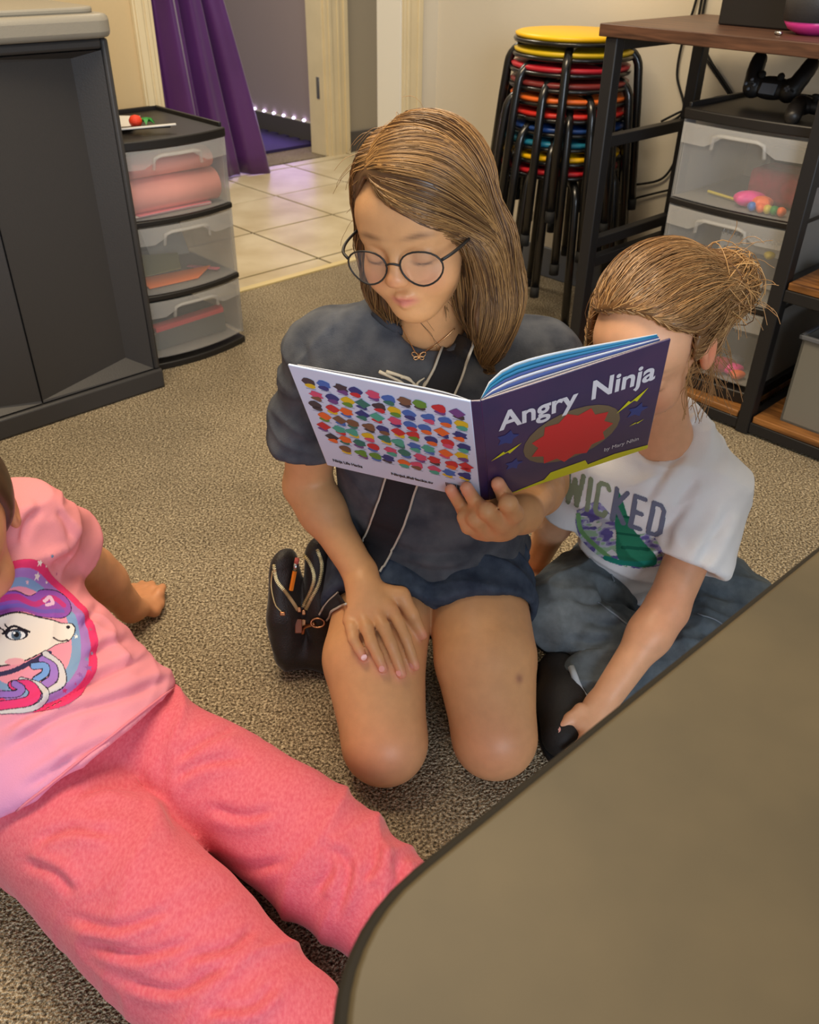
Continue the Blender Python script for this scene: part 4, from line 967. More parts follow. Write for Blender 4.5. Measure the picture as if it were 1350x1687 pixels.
brz = march(856, 1118, bvh(P, F)); blush(brz, .006, L3((150, 96, 80)), .8)
head_colours(P, cols, HO, hx, hf, hu, HS, L3((120, 84, 60)), L3((206, 112, 110)))
gbody = put('body', P, F, SKIN, girl, cols); gbody['label'] = 'tanned bare skin of face, arms and legs'
gtree = bvh(P, F)
# nails
nm = mat('finger_nail', rgb(240, 176, 164), .25)
def nails(tree, uv, parent):
    for u, v in uv:
        d = ray(u, v); d = d/np.linalg.norm(d); h = tree.ray_cast(Vector(CAM), Vector(d))
        if h[0] is None: continue
        c = np.array(h[0]); n = np.array(h[1]); x = nrm(np.cross(n, V(.3, 1, .2))); y = np.cross(n, x); mb = MB()
        mb.add([c+n*.0006]+[c+.0040*math.cos(a)*x+.0046*math.sin(a)*y+n*.0001 for a in np.linspace(0, 2*PI, 13)[:-1]], [(0, i+1, (i+1) % 12+1) for i in range(12)]); mb.obj('nail', nm, parent, smooth=True, inv=True)
nails(gtree, [(600, 1083), (629, 1102), (657, 1109), (678, 1097), (746, 796), (772, 793), (816, 786)], gbody)

# ---- tee
CL1 = (HL+HR)/2
t = Field((-.34, .80, .06), (.42, 1.26, .66), .0035)
fx = V(1, 0, 0)
sl1 = lerp(SL, EL, .62); sr1 = lerp(SR, ER, .62)
t.cone(SL+V(.006, 0, .0), lerp(SL, EL, .86)+V(-.006, 0, 0), .054, .064, .03); t.cone(SR, lerp(SR, ER, .86)+V(.006, 0, 0), .054, .062, .03)
for a, b, c in ((SL, EL, sl1), (SR, ER, sr1)):
    n = nrm(b-a); t.half(c, n, .004, c-.10, c+.12)
    t.cone(lerp(a, b, .42), lerp(a, b, .9), .048, .052, .004, mode='sub')
t.chain([CL1+V(0, .0, .015), lerp(CL1, NB, .35)+V(0, .012, 0), lerp(CL1, NB, .70)+V(0, .022, 0), NB+V(0, .018, -.045)], [.146, .134, .140, .098], .03, flat=(V(0, 1, .25), .76))
t.ell(CL1+V(.004, -.052, .034), (.118, .066, .060), None, .04)
t.cone(SL+V(.035, .006, .002), SR+V(-.035, .006, .002), .056, .056, .04)
t.cone(NB+V(0, .022, -.045), NB+V(-.004, .010, .012), .080, .060, .04)
nk = HO-hu*.06-hf*.02
t.cone(NB+V(0, .012, -.02), nk+V(0, -.01, .03), .0475, .052, .004, mode='sub'); t.half(NB+V(-.004, -.02, .004), nrm(V(-.05, -.55, 1)), .006, NB-V(.11, .12, .03), NB+V(.11, .12, .08))
t.half(CL1+V(0, -.03, -.034), V(0, -.12, -1), .006)
P, F = t.mesh(); P = smooth_mesh(P, F, 2); N_ = vnormals(P, F)
d = .006*(folds(P, V(.5, .1, 1), 16, 7, 1, .6)-.4)+.004*(folds(P, V(-.7, .1, .7), 34, 10, 2, .7)-.4)
low = np.clip((.30-P[:, 2])/.12, 0, 1); d += low*.010*(folds(P, V(.15, 0, 1), 26, 5, 3, .8)-.35)
slv = np.clip((np.abs(P[:, 0]-.035)-.15)/.05, 0, 1); d += slv*.006*(folds(P, V(.3, .2, .8), 30, 8, 5, .6)-.4)
P = P+N_*d[:, None]
P = crease(P, vnormals(P, F), [[(545, 610), (530, 650), (520, 700)], [(620, 890), (700, 915), (800, 905)], [(640, 918), (740, 942), (850, 892)], [(575, 850), (600, 890), (640, 930)], [(500, 560), (505, 620), (490, 690)], [(870, 830), (830, 860), (780, 870)], [.6, (880, 560), (885, 590), (880, 620)], [.6, (910, 560), (925, 590), (930, 620)]], 8, .0045)
TEE = mat('washed_grey_jersey', rgb(64, 68, 78), .9, col2=rgb(94, 97, 104), vscale=26, detail=6, bump=.25, bscale=700, spec=.15)
tee = put('t_shirt', P, F, TEE, girl); tee['label'] = 'washed charcoal grey cotton tee'
teeTree = bvh(P, F)
# neckband and sleeve hems
TEE2 = mat('grey_rib', rgb(64, 66, 74), .9, bump=.3, bscale=900, spec=.15)
def ring_on(tree, pts, r, name, m, parent, out=0.0):
    Q = []
    for p in pts:
        h = tree.find_nearest(Vector(p)); Q.append(np.array(h[0])+out*np.array(h[1]))
    mb = MB(); mb.tube(Q, r, 6); return mb.obj(name, m, parent, smooth=True, inv=True)
def pxline(tree, uv, off): return [q for q in (march(u, v, tree, off) for u, v in uv) if q is not None]
nbp = pxline(teeTree, [(x, 508+46*(1-((x-692)/80)**2)) for x in range(618, 768, 8)], .0005)
if len(nbp) > 3: mb = MB(); mb.tube(nbp, .0065, 8); mb.obj('neckband', TEE2, tee, smooth=True, inv=True)
# white claw-like print on the chest
M['shirtwhite'] = mat('white_print', rgb(222, 216, 200), .7)
for i, uv in enumerate([[(626, 612), (648, 622), (666, 632), (664, 646)], [(638, 612), (664, 620), (684, 632), (690, 648)], [(662, 620), (676, 624), (686, 638)], [(694, 646), (688, 632), (700, 622)], [(702, 648), (700, 632), (716, 618)], [(710, 650), (710, 636), (722, 624)]]):
    sp = spline([V(u, v, 0) for u, v in uv], 6); q = pxline(teeTree, [(s_[0], s_[1]) for s_ in sp], .0012)
    if len(q) > 2: mb = MB(); mb.tube(q, list(np.linspace(.0026, .0008, len(q))), 5); mb.obj('claw_print', 'shirtwhite', tee, smooth=True, inv=True)

# ---- shorts
s = Field((-.16, .86, .0), (.26, 1.28, .34), .0032)
hmL = lerp(HL, TL_, .80); hmR = lerp(HR, TR_, .72)
s.chain([HL+V(-.012, .01, .01), lerp(HL, TL_, .5), TL_+V(0, -.02, -.01)], [.090, .089, .088], .02); s.chain([HR+V(-.002, .01, .01), lerp(HR, TR_, .5)-V(.003, 0, 0), TR_+V(0, -.02, -.01)], [.088, .086, .085], .02)
s.ell(CL1+V(0, .03, .0), (.120, .085, .085), None, .03)
for c, T_, H_, K in ((lerp(HL, TL_, .62), TL_, HL, KL), (lerp(HR, TR_, .66), TR_, HR, KR)):
    n = nrm(T_-H_+V(0, 0, .0)); lo = np.array([(-.2 if T_[0] < .04 else CL1[0]), .6, -.05]); hi = np.array([(CL1[0] if T_[0] < .04 else .3), 1.05, .4])
    s.half(c, n, .003, lo, hi); s.cone(lerp(H_, T_, .35), K, .0815, .062, .003, mode='sub')
P, F = s.mesh(); P = smooth_mesh(P, F, 1); N_ = vnormals(P, F)
P = P+N_*(.006*(folds(P, V(.2, 1, .3), 28, 7, 8, .7)-.4))[:, None]; P[:, 2] = np.maximum(P[:, 2], .004)
DEN = mat('dark_denim', rgb(50, 60, 78), .85, col2=rgb(76, 88, 106), vscale=40, detail=6, bump=.4, bscale=900, spec=.15)
sh = put('denim_shorts', P, F, DEN, girl); sh['label'] = 'dark blue denim shorts with frayed hems'
shTree = bvh(P, F)
# frayed hem: short pale threads
fr_ = []
for uv in ([(568, 1022), (600, 1006), (650, 1000), (690, 1012), (708, 1040)], [(712, 1042), (735, 1022), (775, 1008), (820, 1003), (872, 1004)]):
    for q in spline([V(u, v, 0) for u, v in uv], 40):
        h = march(q[0], q[1]-6, shTree, .001)
        if h is None: continue
        for _ in range(2):
            a = h+RNG.normal(0, .0015, 3); b = a+V(RNG.normal(0, .002), -.006*RNG.random()-.002, -.004*RNG.random()); fr_.append(np.array([a, lerp(a, b, .5)+RNG.normal(0, .0006, 3), b]))
S_ = np.array(fr_); p_, f_, _c = strands_mesh(S_, np.full(S_.shape[:2], .0006), np.zeros((len(S_), 3)))
o = put('frayed_hem', p_, f_, mat('denim_thread', rgb(120, 130, 150), .9), sh); o['kind'] = 'stuff'

# ---- hair
hW = lambda x, y, z: HO+HS*(x*hx+y*hf+z*hu)
h = Field(HO-V(.17, .17, .26), HO+V(.18, .16, .16), .0035)
def hl(c, r, k=.02, mode='add'): h.ell(hW(*c), [q*HS for q in r], (hx, hf, hu), k, mode)
hl((.002, -.018, .036), (.084, .100, .088)); hl((.012, .03, .066), (.062, .052, .046), .03); hl((0, -.075, -.04), (.070, .045, .11), .03)
# swept side (image right) and tucked side (image left)
h.chain([hW(.072, .012, .035), hW(.086, -.004, -.03), hW(.090, -.006, -.10), hW(.080, .0, -.150)], [.028, .036, .040, .030], .02, flat=(hx, .62))
h.chain([hW(.060, -.03, -.06), hW(.070, .022, -.11), hW(.062, .036, -.158)], [.03, .026, .012], .02)
h.chain([hW(-.072, -.006, .03), hW(-.080, -.012, -.03), hW(-.074, -.004, -.085), hW(-.058, .010, -.118)], [.018, .022, .026, .016], .02, flat=(hx, .62))
# open the face: everything in front and below the hairline
def face_cut(X, Y, Z):
    x, y, z = X-HO[0], Y-HO[1], Z-HO[2]
    lx = (x*hx[0]+y*hx[1]+z*hx[2])/HS; ly = (x*hf[0]+y*hf[1]+z*hf[2])/HS; lz = (x*hu[0]+y*hu[1]+z*hu[2])/HS
    zr = .084-.62*(lx+.034)-1.2*np.maximum(lx-.03, 0); zl = .084-1.55*(-.034-lx)
    zl_ = np.where(lx > -.034, zr, zl)
    side = np.maximum(lx-.074, -.072-lx)
    g_ = np.maximum(np.maximum((lz-zl_)*.75, .014-ly), side)
    return g_*HS
h.op(face_cut, HO-.16, HO+.16, .006, 'sub')
P, F = h.mesh(); P = smooth_mesh(P, F, 3); N_ = vnormals(P, F)
hcol = np.tile(L3((96, 64, 38)), (len(P), 1))
hp = put('hair', P, F, HAIRM, girl, hcol); hp['label'] = 'golden brown shoulder-length hair with a side part'
htree = bvh(P, F)
def hloc(p): q = (p-HO)/HS; return q@hx, q@hf, q@hu
part_x = -.034
def gflow(p, t):
    x, y, z = hloc(p); s_ = 1 if x > part_x else -1
    top = np.clip((z-.02)/.08, 0, 1); front = np.clip(y/.06, 0, 1)
    d = hx*s_*(.2+1.1*top)+V(0, 0, -1)*(1.15-.9*top)+hf*(.25*front*top-.55*(1-top)*front*(z > -.03)-.10*top)
    if s_ > 0 and y > .03 and z > .0: d = hx*1.0-hu*(.55+.5*np.clip((x-.03)/.04, 0, 1))-hf*.45
    if s_ < 0: d = d-hf*.35*(z > -.02)
    if z < -.07: d = d-hx*.35*np.sign(x)*(abs(x) > .05)+hf*.12
    return nrm(d)
FV = P[[i for i in range(0, len(P), 3) if hloc(P[i])[1] > .035 and hloc(P[i])[2] > .02 and hloc(P[i])[0] > part_x]]
roots = []
while len(roots) < 5000:
    c = RNG.random()
    if c < .5: q = hW(part_x+RNG.normal(0, .004)+(.004), -.09+.16*RNG.random(), .10)
    elif c < .68: q = FV[RNG.integers(len(FV))]
    elif c < .84: q = P[RNG.integers(len(P))]; q = q if hloc(q)[2] > -.09 else hW(0, -.05, .12)
    else: q = hW(RNG.uniform(-.085, .09), RNG.uniform(-.10, .05), RNG.uniform(-.06, .12))
    r = htree.find_nearest(Vector(q)); roots.append(np.array(r[0]))
for _ in range(520):                      # fine hairs along the hairline
    x = RNG.uniform(-.036, .062); z = .084-.62*(x+.034)-1.2*max(x-.03, 0)+RNG.uniform(-.002, .012); r = htree.find_nearest(Vector(hW(x, .10, z))); roots.append(np.array(r[0])+hf*.001)
S_ = flow_strands(htree, roots, gflow, 17, .0165, .0028, free=lambda p, t: .55*np.clip((-.085-hloc(p)[2])/.05, 0, 1))
S_ = clump(S_, RNG, 16, .55)
rad = np.full(S_.shape[:2], .00056)*np.linspace(1.05, .45, S_.shape[1])[None]
hl_ = np.clip(RNG.normal(.42, .32, len(S_)), 0, 1)[:, None]; cc_ = L3((84, 54, 32))*(1-hl_)+L3((200, 152, 92))*hl_
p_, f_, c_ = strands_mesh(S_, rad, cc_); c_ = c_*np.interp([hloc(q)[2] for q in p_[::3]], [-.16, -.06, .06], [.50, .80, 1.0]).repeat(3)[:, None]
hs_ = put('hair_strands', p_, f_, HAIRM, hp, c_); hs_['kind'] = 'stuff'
# flyaway hairs
fw = []
for i in range(34):
    q = hW(RNG.uniform(-.09, .05), RNG.uniform(-.05, .04), RNG.uniform(.0, .11)); r = htree.find_nearest(Vector(q)); a = np.array(r[0]); n = np.array(r[1])
    d = nrm(n+RNG.normal(0, .3, 3)+V(0, 0, -.3)); ps = [a]
    for j in range(7): d = nrm(d+V(0, 0, -.28)+RNG.normal(0, .12, 3)); ps.append(ps[-1]+d*.006)
    fw.append(ps)
S2 = np.array(fw); p_, f_, c_ = strands_mesh(S2, np.full(S2.shape[:2], .0003), np.tile(L3((170, 130, 84)), (len(S2), 1)))
o = put('flyaway_hair', p_, f_, HAIRM, hp, c_); o['kind'] = 'stuff'

# ---- glasses (worn)
gl = thing('glasses', hW(0, .09, -.004), 0, 'thin dark-framed glasses worn by the kneeling girl', 'glasses')
for s_ in (-1, 1):
    mb = MB(); ring = [hW(s_*(.0355)+.0265*math.cos(a)*(1-.12*math.sin(a)*-1), .099-.35*max(0, s_*.0265*math.cos(a)*1.0)*.5, -.012+.0215*math.sin(a)) for a in np.linspace(0, 2*PI, 25)]
    mb.tube(ring, .0011, 6, False); fr2 = mb.obj('rim', 'blackpl', gl, smooth=True, inv=True)
    mb = MB(); mb.add(ring[:-1], [tuple(range(24))]); mb.obj('lens', frosted('lens_glass', rgb(235, 240, 245), .94, .05), fr2, inv=True)
    mb = MB(); mb.tube(spline([hW(s_*.0615, .0945, -.002), hW(s_*.072, .084, .002), hW(s_*.079, .055, .003), hW(s_*.082, .0, .000)], 5), .0018, 6); mb.obj('temple_arm', 'blackpl', gl, smooth=True, inv=True)
mb = MB(); mb.tube(spline([hW(-.0095, .099, -.008), hW(0, .103, -.004), hW(.0095, .099, -.008)], 4), .0013, 6); mb.obj('bridge', 'blackpl', gl, smooth=True, inv=True)

# ---- necklace
GOLD = mat('rose_gold', rgb(222, 176, 128), .25, 1)
bodycl = teeTree
def chest(u, v, off):
    a = march(u, v, teeTree, off); b = march(u, v, gtree, off)
    if a is None: return b
    if b is None: return a
    return a if np.linalg.norm(a-CAM) < np.linalg.norm(b-CAM) else b
nk_ = thing('necklace', chest(691, 588, .002), 0, 'fine gold chain necklace with a butterfly pendant', 'necklace')
def chain_line(uv, r):
    q = [chest(s_[0], s_[1], .0022) for s_ in spline([V(u, v, 0) for u, v in uv], 8)]; q = [x for x in q if x is not None]
    q = np.array(q)
    for _ in range(14): q[1:-1] = .5*q[1:-1]+.25*(q[2:]+q[:-2])
    q = [x+.0022*nrm(CAM-x) for x in q]
    mb = MB(); mb.tube(q, r, 5); return mb.obj('chain', GOLD, nk_, smooth=True, inv=True)
chain_line([(664, 536), (672, 556), (682, 578), (690, 588)], .0007); chain_line([(692, 588), (712, 572), (732, 556), (748, 540)], .0007)
c = chest(691, 590, .004); rt = nrm(CR[:, 0]); up_ = nrm(CR[:, 1]); fwd_ = -CR[:, 2]
mb = MB()
for s_ in (-1, 1):
    for (cx, cy, rx, ry, r0) in ((.0048, .0018, .0040, .0026, .5), (.0036, -.0024, .0026, .0020, -.4)):
        q = [c+rt*s_*(cx+rx*math.cos(a)*math.cos(r0)-ry*math.sin(a)*math.sin(r0))+up_*(cy+rx*math.cos(a)*math.sin(r0)+ry*math.sin(a)*math.cos(r0)) for a in np.linspace(0, 2*PI, 13)]; mb.tube(q, .0007, 5)
mb.tube([c+up_*.0035, c-up_*.004], .001, 6); mb.obj('butterfly_pendant', GOLD, nk_, smooth=True, inv=True)
# ================================================================== SMALL CHILD, CROSS-LEGGED
chd = thing('person', (.38, 1.15, 0), 0, 'small child sitting cross-legged in white tee and jeans, face behind the book', 'person')
cH = PY(1062, 935, 1.16); cN = PY(1100, 722, 1.12); cSL = PY(968, 790, 1.13); cSR = PY(1180, 805, 1.09)
cEL = PY(912, 862, 1.20); cWL = PZ(884, 925, .035); cER = PY(1098, 1005, .985); cWR = PZ(990, 1162, .065)
cO = PY(1074, 560, 1.08); cS = .97
cf = nrm(V(-.50, -.80, -.33)); cx = nrm(np.cross(cf, V(0,0,1))); cx = cx if cx[0] > 0 else -cx; cu = nrm(np.cross(cx, cf)); cu = cu if cu[2] > 0 else -cu
g = Field((.08, .78, -.01), (.56, 1.36, .76), .0028)
g.chain([cH, lerp(cH, cN, .6), cN+V(0, .01, -.02)], [.06, .062, .045], .03)
g.cone(cSL+V(.02, 0, 0), cSR-V(.02, 0, 0), .03, .03, .03)
g.cone(cN+V(0, .01, -.02), cO-cu*.055-cf*.02, .041, .038, .02)
g.chain([cSR, cER, cWR], [.036, .031, .0215], .014); g.ell(lerp(cER, cWR, .25), (.031, .031, .033), None, .02)
g.chain([cSL, cEL, cWL], [.035, .030, .022], .014)
# left-in-picture hand flat on the carpet
for i in range(4):
    a = cWL+V(.012*(i-1.5), -.005, -.012); finger(g, [cWL, a+V(.004*(i-1.5), -.035, -.012), a+V(.010*(i-1.5), -.065, -.016)], .012, .006, .004)
# right-in-picture hand gripping the shoe
pm = PZ(962, 1192, .058)
g.cone(cWR, pm, .021, .020, .012, flat=(V(.3, .3, 1), .75))
tips2 = []
tm = [lerp(cWR, pm, .55), PZ(958, 1171, .070), PZ(940, 1184, .066), PZ(921, 1204, .056)]; finger(g, tm, .0125, .0068, .005); tips2.append(tm[-1])
for q in ([(968, 1208, .058), (958, 1228, .060), (936, 1240, .050)], [(978, 1212, .050), (972, 1236, .052), (952, 1254, .044)], [(988, 1214, .042), (984, 1240, .044), (968, 1260, .036)], [(994, 1212, .036), (994, 1236, .036), (982, 1258, .028)]):
    pts = [lerp(cWR, pm, .7)]+[PZ(*k) for k in q]; finger(g, pts, .0125, .0062, .004); tips2.append(pts[-1])
cW = add_head(g, cO, cx, cf, cu, cS, (1, 1))
P, F = g.mesh(); P = smooth_mesh(P, F, 2); P[:, 2] = np.maximum(P[:, 2], .002)
cols = np.tile(L3((230, 174, 136)), (len(P), 1))
for q in tips2: blush(q, .010, L3((236, 150, 130)), .8)
blush(cER, .05, L3((224, 150, 120)), .5); blush(cW(.08, -.01, -.01), .022, L3((232, 130, 100)), .7)
head_colours(P, cols, cO, cx, cf, cu, cS, L3((150, 110, 80)), L3((214, 124, 118)))
cbody = put('body', P, F, SKIN, chd, cols); cbody['label'] = 'fair bare skin of face and arms'
nails(bvh(P, F), [(920, 1202)], cbody)
# ---- white tee
t = Field((.08, .86, .05), (.58, 1.34, .50), .0032)
a, b = cSR, cER; c = lerp(a, b, .62); t.cone(a+V(0, 0, .0), lerp(a, b, .85)+V(.006, 0, .004), .052, .062, .03); n = nrm(b-a); t.half(c, n, .004, c-.12, c+.12); t.cone(lerp(a, b, .40), lerp(a, b, .95), .044, .048, .004, mode='sub')
a, b = cSL, cEL; c = lerp(a, b, .55); t.cone(a, lerp(a, b, .8), .046, .052, .03); n = nrm(b-a); t.half(c, n, .004, c-.13, c+.13); t.cone(lerp(a, b, .36), lerp(a, b, .9), .040, .043, .004, mode='sub')
t.chain([cH+V(0, .0, -.01), lerp(cH, cN, .4)+V(0, .005, 0), lerp(cH, cN, .72)+V(0, .008, 0), cN+V(0, .01, -.035)], [.112, .108, .106, .075], .03, flat=(V(-.25, 1, .3), .78))
t.cone(cSL+V(.03, 0, .0), cSR-V(.025, 0, 0), .046, .046, .04)
t.cone(cN+V(0, .012, -.035), cN+V(.004, .012, .024), .064, .050, .03)
t.cone(cN+V(-.002, .006, -.02), cO-cu*.05-cf*.02, .0405, .0405, .004, mode='sub'); t.half(cN+V(-.006, -.02, -.004), nrm(V(-.35, -.55, 1)), .006, cN-V(.10, .10, .03), cN+V(.10, .10, .07))
t.half(cH+V(0, 0, -.030), V(0, -.22, -1), .006)
P, F = t.mesh(); P = smooth_mesh(P, F, 2); N_ = vnormals(P, F)
d = .006*(folds(P, V(.6, .1, 1), 22, 8, 11, .7)-.4)+.005*(folds(P, V(-.8, .2, .8), 30, 9, 12, .7)-.4)
P = P+N_*d[:, None]
P = crease(P, vnormals(P, F), [[(1060, 830), (1100, 770), (1130, 745)], [(1110, 835), (1150, 785)], [(1095, 905), (1108, 860), (1145, 815)], [(1160, 930), (1185, 880), (1200, 840)], [(935, 900), (960, 915), (1000, 925)], [(1150, 940), (1165, 900), (1190, 860)]], 8, .0045)
WT = mat('white_cotton', rgb(244, 245, 250), .9, vary=.03, vscale=12, bump=.15, bscale=700, spec=.15)
wt = put('t_shirt', P, F, WT, chd); wt['label'] = 'white cotton tee with a green and purple print'
wtree = bvh(P, F)
nbp = pxline(wtree, [(x, 690+62*((x-1063)/115)**.8) for x in range(1064, 1180, 8)][:0] or [(1062, 744), (1080, 740), (1100, 731), (1120, 717), (1136, 700), (1146, 684)], .0008)
if len(nbp) > 3: mb = MB(); mb.tube(spline(nbp, 4), .005, 8); mb.obj('neckband', WT, wt, smooth=True, inv=True)
# ---- printed art: a flat sheet of colour wrapped onto the cloth along the chest's own direction
def poly_in(X, Y, pg):
    ins = np.zeros(X.shape, bool); n = len(pg)
    for i in range(n):
        (x0, y0), (x1, y1) = pg[i], pg[(i+1) % n]
        if y0 == y1: continue
        m = ((y0 > Y) != (y1 > Y)) & (X < (x1-x0)*(Y-y0)/(y1-y0)+x0); ins ^= m
    return ins
def near(X, Y, pts, w):
    r = np.zeros(X.shape, bool)
    for (x0, y0), (x1, y1) in zip(pts[:-1], pts[1:]):
        dx, dy = x1-x0, y1-y0; t_ = np.clip(((X-x0)*dx+(Y-y0)*dy)/(dx*dx+dy*dy+1e-9), 0, 1); r |= (X-x0-t_*dx)**2+(Y-y0-t_*dy)**2 < w*w
    return r
def smooth2(pts, n=8): return [(q[0], q[1]) for q in spline([V(a, b, 0) for a, b in pts], n)]
def decal(name, tree, box, res, P0, nrml, paint, parent, off=.0009):
    nrml = nrm(nrml)
    def toplane(u, v):
        d = ray(u, v); return CAM+((P0-CAM)@nrml)/(d@nrml)*d
    cs = [toplane(u, v) for u, v in ((box[0], box[1]), (box[2], box[1]), (box[0], box[3]), (box[2], box[3]))]
    ax = nrm(np.cross(V(0, 0, 1), nrml)); ay = np.cross(nrml, ax)
    A_ = [(q-P0)@ax for q in cs]; B_ = [(q-P0)@ay for q in cs]
    xs = np.arange(min(A_), max(A_), res); ys = np.arange(min(B_), max(B_), res)
    XX, YY = np.meshgrid(xs, ys, indexing='ij'); Q = P0+XX[..., None]*ax+YY[..., None]*ay
    U, Vv = proj(Q); col = np.zeros(U.shape+(3,)); al = np.zeros(U.shape, bool)
    def fill(m, c): col[m] = L3(c); al[m] = True
    paint(U, Vv, fill)
    out = np.zeros(Q.shape); ok = np.zeros(U.shape, bool)
    need = al.copy()
    for i, j in np.argwhere(need):
        h = tree.ray_cast(Vector(Q[i, j]+nrml*.12), Vector(-nrml), .3)
        if h[0] is not None: out[i, j] = np.array(h[0])+np.array(h[1])*off; ok[i, j] = True
    idx = np.full(U.shape, -1); idx[ok] = np.arange(ok.sum())
    q = np.stack([idx[:-1, :-1], idx[1:, :-1], idx[1:, 1:], idx[:-1, 1:]], -1).reshape(-1, 4); q = q[(q >= 0).all(1)]
    Pv = out[ok]; ln = np.max([np.linalg.norm(Pv[q[:, k]]-Pv[q[:, (k+1) % 4]], axis=1) for k in range(4)], axis=0); q = q[ln < res*6]
    return put(name, Pv, q, mat('print_ink_'+name, (1, 1, 1, 1), .75, attr='Col', spec=.15), parent, col[ok])
def paint_child(U, Vv, fill):
    n1 = noise(np.stack([U.ravel()*.06, Vv.ravel()*.06, U.ravel()*0], 1)).reshape(U.shape); n2 = noise(np.stack([U.ravel()*.10+Vv.ravel()*.05, Vv.ravel()*.16, U.ravel()*0+3], 1)).reshape(U.shape)
    wash = poly_in(U, Vv, smooth2([(952, 842), (985, 826), (1010, 850), (1040, 880), (1075, 880), (1090, 905), (1100, 935), (1060, 945), (1010, 935), (968, 905), (952, 870), (952, 842)]))
    fill(wash & (n1 > .40), (206, 214, 232)); fill(wash & (n1 > .56) & (n2 > .4), (156, 152, 206)); fill(wash & (n2 > .64), (112, 104, 178)); fill(wash & (n2 < .28), (170, 208, 178))
    fill(near(U, Vv, smooth2([(955, 850), (962, 880), (985, 905), (1010, 925)]), 4) , (126, 178, 120))
    fill(poly_in(U, Vv, smooth2([(1015, 800), (1026, 822), (1040, 862), (1062, 892), (1088, 922), (1082, 940), (1050, 940), (1024, 925), (1018, 880), (1012, 840), (1015, 800)], 6)), (48, 134, 104))
    fill(near(U, Vv, [(1016, 850), (1040, 852)], 2) | near(U, Vv, [(1020, 880), (1056, 884)], 2) | near(U, Vv, [(1030, 905), (1072, 908)], 3), (28, 100, 80))
    fill(near(U, Vv, smooth2([(1005, 928), (1040, 936), (1085, 932)]), 5), (40, 146, 130))
    # WICKED in condensed block capitals along a slant from (935,775) to (1105,842)
    o = np.array([938., 776.]); ex = np.array([172., 64.])/172; ey = np.array([-6., 52.])/52.
    X = U-o[0]; Y = Vv-o[1]; det = ex[0]*ey[1]-ex[1]*ey[0]; x = (X*ey[1]-Y*ey[0])/det; y = (ex[0]*Y-ex[1]*X)/det
    G1c, G2c = (142, 156, 132), (118, 124, 150)
    Ls = {'W': [[(0, 0), (5, 50), (12, 10), (19, 50), (24, 0)]], 'I': [[(0, 0), (0, 50)]], 'C': [[(17, 6), (14, 0), (4, 0), (0, 6), (0, 44), (4, 50), (14, 50), (17, 44)]], 'K': [[(0, 0), (0, 50)], [(17, 0), (1, 27), (18, 50)]],
          'E': [[(16, 0), (0, 0), (0, 50), (16, 50)], [(0, 25), (13, 25)]], 'D': [[(0, 0), (0, 50), (12, 50), (18, 43), (18, 7), (12, 0), (0, 0)]]}
    adv = 0
    for ch_, wd in zip('WICKED', (36, 13, 29, 30, 29, 29)):
        for st in Ls[ch_]: fill(near(x, y, [(q[0]+adv, q[1]) for q in st], 4.2), G1c if adv < 70 else G2c)
        adv += wd
# ---- jeans
jn = Field((.06, .76, -.01), (.70, 1.36, .30), .0034)
kA = PZ(922, 1006, .098); hA = cH+V(-.055, -.005, -.03); kB = PZ(1225, 1010, .075); hB = cH+V(.06, -.005, -.03)
mA = PZ(955, 1000, .092)
ankA = PZ(1090, 1100, .05); ankB = PZ(965, 1130, .045)
jn.chain([hA, lerp(hA, kA, .5), kA], [.078, .070, .066], .02); jn.chain([hB, lerp(hB, kB, .5), kB], [.080, .070, .060], .02)
jn.chain([kA, lerp(kA, ankA, .5)+V(0, -.008, .0), ankA], [.060, .052, .046], .01); jn.chain([kB, lerp(kB, ankB, .5)+V(0, -.02, 0), ankB], [.058, .054, .045], .012)
jn.ell(cH+V(0, .02, -.02), (.105, .088, .08), None, .03)
P, F = jn.mesh(); P = smooth_mesh(P, F, 2); N_ = vnormals(P, F)
d = .009*(folds(P, V(.7, -.6, .2), 22, 7, 21, .9)-.35)+.006*(folds(P, V(.2, .9, .3), 30, 9, 23, .9)-.4)
P = P+N_*d[:, None]; P = crease(P, vnormals(P, F), [[1.5, (985, 958), (1003, 990), (1035, 1012), (1062, 1036)], [(945, 985), (985, 998), (1000, 992)], [(935, 1050), (975, 1060), (1010, 1050)], [(1010, 940), (1040, 960), (1070, 985)], [(1130, 960), (1170, 975), (1210, 990)], [(960, 1020), (1000, 1030), (1030, 1030)], [(1150, 1040), (1180, 1045), (1210, 1035)]], 8, .006); P[:, 2] = np.maximum(P[:, 2], .003)
wear_knee_light = np.clip(1.1-np.linalg.norm(P-(kA+V(-.01, -.03, .05)), axis=1)/.09, 0, 1)*.6+.25*noise(P*40)  # mottled denim fade, plus light painted on top of the knee
jc = L3((80, 90, 99))*(1-wear_knee_light[:, None])+L3((146, 152, 152))*wear_knee_light[:, None]
JN = mat('blue_grey_denim', (1, 1, 1, 1), .88, attr='Col', vary=.14, vscale=70, bump=.35, bscale=900, spec=.15)
jeans = put('jeans', P, F, JN, chd, jc); jeans['label'] = 'faded blue-grey jeans'
jtree = bvh(P, F); ST = mat('denim_seam', rgb(128, 138, 150), .9)
for uv in ([(1000, 930), (1008, 948), (1012, 958)], [(1150, 1012), (1180, 1022), (1205, 1040)], [(985, 992), (1010, 1010), (1035, 1030), (1050, 1045)]):
    q = pxline(jtree, [(a_[0], a_[1]) for a_ in spline([V(u, v, 0) for u, v in uv], 6)], .0008)
    if len(q) > 2: mb = MB(); mb.tube(q, .0012, 5); mb.obj('seam', ST, jeans, smooth=True, inv=True)
q = pxline(jtree, [(942, 1100), (948, 1116), (956, 1134), (966, 1150), (974, 1162)], .002)
